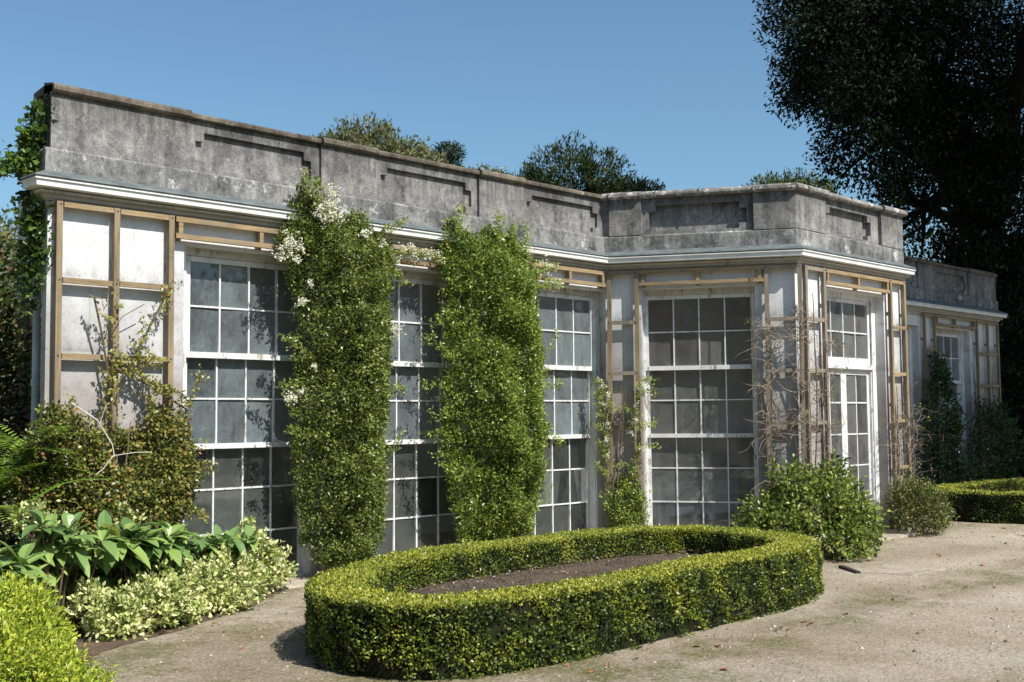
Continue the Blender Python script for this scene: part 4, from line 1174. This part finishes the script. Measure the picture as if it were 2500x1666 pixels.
# the great evergreen oak at the right, crowns between 20 and 32 m away
OB = []
OAK = (28.6, 11.6)
for c, r, n in [((26.4, 14.2, 12.9), (1.7, 1.7, 1.1), 130), ((25.3, 13.2, 10.6), (1.9, 1.9, 1.5), 180), ((24.3, 12.6, 9.0), (1.3, 1.2, .8), 80), ((25.7, 12.8, 8.2), (1.9, 1.8, 1.4), 180), ((27.0, 12.6, 11.5), (2.8, 2.8, 2.2), 280), ((26.8, 12.4, 6.6), (1.7, 1.6, 1.1), 70), ((26.6, 11.8, 9.6), (1.9, 1.9, 1.7), 180),
                ((28.9, 11.0, 9.8), (2.5, 2.5, 1.4), 120), ((30.8, 13.7, 7.4), (2.2, 2.2, 1.2), 55), ((29.0, 9.0, 11.5), (3.2, 3.2, 2.4), 260), ((28.6, 14.6, 13.8), (2.4, 2.4, 1.7), 190), ((29.0, 14.5, 14.0), (3.2, 3.2, 2.0), 200), ((25.9, 8.4, 12.6), (2.4, 2.4, 1.6), 130), ((30.5, 11.4, 5.2), (1.8, 1.8, .9), 40), ((26.2, 14.4, 10.2), (1.6, 1.6, 1.4), 130),
                ((24.4, 13.5, 10.3), (1.0, 1.0, .6), 50), ((25.2, 14.4, 12.1), (1.1, 1.1, .7), 60), ((24.9, 14.6, 13.3), (1.0, 1.0, .6), 50), ((27.7, 10.5, 7.6), (1.3, 1.1, 1.5), 90), ((28.6, 10.6, 5.8), (1.2, 1.0, 1.2), 60)]:
    OB.append((c, r, int(n * .8)))
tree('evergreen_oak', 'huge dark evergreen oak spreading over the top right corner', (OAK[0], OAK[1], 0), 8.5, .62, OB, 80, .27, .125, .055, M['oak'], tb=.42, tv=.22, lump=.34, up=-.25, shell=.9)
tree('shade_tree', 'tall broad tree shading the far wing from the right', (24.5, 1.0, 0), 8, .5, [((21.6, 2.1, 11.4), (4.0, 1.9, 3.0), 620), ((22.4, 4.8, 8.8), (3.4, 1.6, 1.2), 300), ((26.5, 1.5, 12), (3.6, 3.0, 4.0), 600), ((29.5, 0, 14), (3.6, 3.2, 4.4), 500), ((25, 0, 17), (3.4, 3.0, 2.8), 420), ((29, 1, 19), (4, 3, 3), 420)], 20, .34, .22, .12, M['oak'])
# dark evergreens behind the right end
for lab, b, bl in (('black-green yew beyond the right end of the far wing', (26.3, 11.2, 0), [((26.2, 11.0, 2.2), (1.9, 1.7, 2.3), 800), ((27.6, 11.0, 3.6), (1.8, 1.6, 2.0), 600), ((26.0, 10.8, .9), (1.9, 1.6, 1.0), 420)]),
                   ('black-green yew at the right edge of the photo beneath the oak', (30.5, 13.2, 0), [((30.4, 13.0, 2.4), (2.6, 2.2, 2.6), 900), ((29.0, 12.3, 4.2), (1.8, 1.7, 1.6), 500), ((33, 13.5, 3.2), (2.8, 2.2, 3.2), 700), ((30.3, 12.2, 5.8), (1.5, 1.4, 1.7), 380)])):
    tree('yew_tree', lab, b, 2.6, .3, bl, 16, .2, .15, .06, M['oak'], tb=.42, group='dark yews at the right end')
# trees showing over the parapet
tree('olive_toned_tree', 'olive green rounded tree far behind the parapet, left of the small pine', (28.0, 35.2, 0), 9, .35, [((27.9, 35.2, 11.2), (2.1, 2.1, 1.75), 900), ((26.6, 36.2, 11.2), (1.2, 1.2, 1.3), 320), ((29.0, 34.2, 10.8), (1.4, 1.4, 1.2), 380)], 14, .16, .20, .075, M['olive'], up=.8, tb=.5)
tree('feathery_pine', 'small dark umbrella-topped pine just above the parapet', (33.3, 36.5, 0), 12.6, .12, [((33.3, 36.5, 13.0), (.62, .62, .32), 130), ((33.4, 36.5, 12.5), (.4, .4, .2), 50)], 12, .12, .15, .05, M['yew'], tb=.4)
tree('low_olive_tree', 'pale green treetop peeping over the parapet beside the small pine', (32.6, 37.0, 0), 10, .2, [((32.4, 37.2, 11.9), (1.4, 1.2, .8), 260), ((34.6, 35.6, 11.6), (1.3, 1.2, .8), 240)], 12, .15, .16, .07, M['olive'], tb=.6)
tree('dark_yew_tree', 'dark broad yew with feathery edges behind the middle of the parapet', (26.3, 23.2, 0), 7, .4, [((26.0, 22.9, 8.3), (1.55, 1.5, 1.5), 900), ((25.0, 24.0, 8.1), (1.1, 1.0, .9), 360), ((27.2, 21.9, 7.9), (1.3, 1.2, 1.0), 460), ((24.3, 24.5, 7.9), (.7, .6, .6), 150), ((27.9, 21.2, 7.4), (.75, .7, .6), 160)], 16, .10, .16, .04, M['yew'], up=.3, tb=.5, spread=.6)
tree('rounded_pine', 'low domed green pine showing above the corner of the bay parapet', (34.8, 21.0, 0), 8, .3, [((34.9, 21.0, 8.75), (1.75, 1.6, 1.12), 620)], 16, .13, .18, .045, M['pine'], up=.5, tb=.5)
# trees closing the view far to the right
for lab, b, r in (('broad dark tree far beyond the right end of the garden', (47, 20, 0), 5.0), ('tall dark tree far right beyond the second hedge', (52, 6, 0), 5.5), ('dark tree far right across the gravel', (50, -6, 0), 5.0)):
    tree('distant_tree', lab, b, 4, .35, [((b[0], b[1], 4.6), (r, r, 4.2), 520), ((b[0] + 2, b[1] + 3, 3.0), (r, r, 3.0), 320)], 14, .3, .34, .18, M['yew'], tb=.45, group='distant trees at the right')
# trees at the left edge
tree('left_tree', 'grey-green leafy tree at the left edge behind the orangery', (8.6, 22.0, 0), 3.2, .18, [((8.0, 21.6, 4.2), (1.3, 1.2, 1.25), 700), ((7.4, 20.5, 3.0), (1.2, 1.2, 1.4), 520), ((8.3, 20.0, 2.2), (1.2, 1.2, 1.6), 520)], 12, .15, .12, .06, M['olive'], tb=.58)

# trees of the garden in front, seen only in the window panes
for i, (x, y, r, h) in enumerate([(14, -13, 3.4, 5.6), (20, -15, 3.8, 6.2), (26, -18, 4.2, 7.0), (33, -20, 4.5, 7.6), (8, -15, 3.6, 6.0), (41, -24, 5, 8), (-12, -5, 4.5, 11), (-15, 2, 4.6, 11), (-13, 9, 4.0, 9), (-6, -11, 4.4, 10), (1, -15, 3.6, 6.4), (48, -18, 5, 8)]):
    tree('garden_tree', 'leafy garden tree across the path, %s' % ['opposite the bay', 'opposite the door', 'opposite the far wing', 'beyond the far wing', 'opposite the oval hedge', 'far to the right', 'left of the path', 'by the left end of the path', 'beside the border', 'behind the viewer on the left', 'behind the viewer', 'farthest to the right'][i], (x, y, 0), h * .4, .25,
         [((x, y, h * .55), (r, r * .8, h * .45), 420), ((x + r * .5, y, h * .3), (r * .8, r * .7, h * .3), 220)], 12, .3, .40, .24, M['yew'], tb=.55, group='garden trees across the path')

# ================================================================== THINGS INSIDE AND SMALL THINGS
def planter(label, x0, y0, ang, w=.80, h=.50):
    root = thing('planter_box', label, 'planter', (x0, y0, .03), 'white planter boxes inside the bay')
    fr = Frame(x0, y0, math.cos(ang), math.sin(ang)); b = MB()
    for u in (0, w):
        for k in (0, w):
            p = MB(); p.box(fr, u - .04, u + .04, k - .04, k + .04, .03, .62)
            p.box(fr, u - .05, u + .05, k - .05, k + .05, .621, .645)
            p.tube([fr(u, k, .646), fr(u, k, .66), fr(u, k, .69), fr(u, k, .72), fr(u, k, .735)], [.015, .035, .045, .032, .008], 10)
            p.build('corner_post', M['planter'], root)
    for (a, b_, k0, k1) in ((.041, w - .041, -.018, .018), (.041, w - .041, w - .018, w + .018)):
        q = MB(); q.box(fr, a, b_, k0, k1, .12, .12 + h - .06); q.box(fr, a, b_, k0 - .012, k1 + .012, .12 + h - .059, .12 + h - .01); q.build('side_panel', M['planter'], root)
    for u in (0, w):
        q = MB(); q.box(fr, u - .018, u + .018, .041, w - .041, .12, .12 + h - .06); q.box(fr, u - .03, u + .03, .041, w - .041, .12 + h - .059, .12 + h - .01); q.build('side_panel', M['planter'], root)
    q = MB(); q.box(fr, .02, w - .02, .02, w - .02, .16, .54); q.build('soil', M['soil'], root)


planter('white planter box with ball finials seen through the right panes of the bay window', 14.62, 10.22, .14)
planter('white planter box with ball finials seen through the middle panes of the bay window', 13.80, 10.46, .05)
planter('white planter box half hidden at the left behind the bay window', 12.85, 10.50, .0)

# edge of a buried drain in the gravel
root = thing('drain_slab', 'flat square stone with a dark broken edge set in the gravel before the garden door', 'slab', (11.4, 5.7, 0))
m = MB(); m.hexa([(10.86, 5.80, .001), (11.02, 5.33, .001), (11.72, 5.30, .001), (11.62, 5.92, .001), (10.87, 5.79, .016), (11.03, 5.34, .014), (11.71, 5.31, .008), (11.61, 5.91, .010)]); m.build('stone_top', M['slab'], root)
m = MB()
m.hexa([(11.10, 6.18, 0), (10.82, 5.83, 0), (10.86, 5.80, 0), (11.14, 6.15, 0), (11.10, 6.18, .03), (10.82, 5.83, .02), (10.86, 5.80, .02), (11.14, 6.15, .03)])
m.build('dark_edge', M['dark_iron'], root)
st = MB(); st.tube([(15.9, 5.9, .012), (16.3, 5.75, .014), (16.7, 5.55, .012), (17.1, 5.45, .012)], [.012, .012, .010, .006], 6); st.tube([(16.3, 5.75, .014), (16.45, 5.85, .03)], [.008, .004], 5)
tag(st.build('fallen_stick', M['stem']), 'thin dark stick lying on the gravel by the far hedge', 'stick')


# dry leaves on the gravel
lv = []
me = bpy.data.meshes.new('dry_leaf')
me.from_pydata([(0, 0, 0), (.022, -.016, .010), (.04, -.014, .014), (.062, 0, .006), (.04, .015, .016), (.02, .017, .012), (.03, 0, .002)], [], [(0, 1, 6), (1, 2, 6), (2, 3, 6), (3, 4, 6), (4, 5, 6), (5, 0, 6)])
me.materials.append(M['brownleaf'])
for i, (x, y) in enumerate([(7.55, 4.72), (8.05, 4.80), (6.85, 4.75), (4.95, 5.02), (3.75, 7.05), (4.5, 7.15), (10.6, 4.6), (8.9, 4.3), (6.2, 4.3), (12.2, 5.1), (11.6, 5.25), (13.6, 4.8)] + [(float(x), float(y)) for x, y in zip(rng.uniform(4.2, 9.6, 14), rng.normal(4.85, .13, 14))] + [(float(x), float(y)) for x, y in zip(rng.uniform(4.4, 6.3, 8), 7.9 + (rng.uniform(0, .7, 8)))] + [(float(x), float(y)) for x, y in zip(rng.uniform(12.6, 17, 8), rng.uniform(5.6, 6.6, 8))]):
    o = bpy.data.objects.new('dry_leaf', me); col.objects.link(o)
    o.location = (x, y, .002); o.rotation_euler = (rng.normal() * .15, rng.normal() * .15, rng.uniform(0, 6.28)); s_ = rng.uniform(.7, 1.2); o.scale = (s_, s_, s_)
    tag(o, 'single reddish brown dry leaf lying on the gravel path', 'leaf', 'dry leaves fallen on the gravel')

# ================================================================== LIGHT, SKY, CAMERA
sun_vec = Vector((.05, -1, 1.19)).normalized()
elev = math.asin(sun_vec.z); az = math.atan2(sun_vec.x, sun_vec.y)
world = bpy.data.worlds.new('World'); scene.world = world; world.use_nodes = True
nt = world.node_tree; bg = nt.nodes['Background']
sky = nt.nodes.new('ShaderNodeTexSky'); sky.sky_type = 'NISHITA'; sky.sun_disc = False
sky.sun_elevation = elev; sky.sun_rotation = az; sky.air_density = 1.0; sky.dust_density = 1.3; sky.ozone_density = 1.5
tint = nt.nodes.new('ShaderNodeMix'); tint.data_type = 'RGBA'; tint.blend_type = 'MULTIPLY'; tint.inputs[0].default_value = 1
tint.inputs[7].default_value = (.78, 1.0, 1.05, 1)
nt.links.new(sky.outputs[0], tint.inputs[6]); nt.links.new(tint.outputs[2], bg.inputs['Color']); bg.inputs['Strength'].default_value = .096
sl = bpy.data.lights.new('sun', 'SUN'); sl.energy = 5.0; sl.angle = math.radians(.5); sl.color = (1, .955, .88)
so = bpy.data.objects.new('sun', sl); col.objects.link(so); so.location = (0, -20, 30)
so.rotation_euler = (-sun_vec).to_track_quat('-Z', 'Y').to_euler()

F_, PITCH_, ROLL_, YAW_ = 2832.675, .0658046, .008373, .792820
cy, sy = math.cos(YAW_), math.sin(YAW_); cp, sp = math.cos(PITCH_), math.sin(PITCH_)
R = Vector((cy, -sy, 0)); fw = Vector((sy, cy, 0)); up = Vector((0, 0, 1))
Fd = fw * cp + up * sp; U_ = up * cp - fw * sp
cr, sr = math.cos(ROLL_), math.sin(ROLL_)
RR = R * cr - U_ * sr; UU = R * sr + U_ * cr
cam = bpy.data.cameras.new('camera'); co = bpy.data.objects.new('camera', cam); col.objects.link(co)
cam.sensor_fit = 'HORIZONTAL'; cam.sensor_width = 36; cam.lens = F_ / 2500 * 36; cam.clip_start = .05; cam.clip_end = 2000
co.matrix_world = Matrix(((RR.x, UU.x, -Fd.x, 0), (RR.y, UU.y, -Fd.y, 0), (RR.z, UU.z, -Fd.z, 1.596), (0, 0, 0, 1)))
scene.camera = co
vs = scene.view_settings; vs.view_transform = 'Standard'; vs.look = 'None'; vs.exposure = .48; vs.gamma = 1
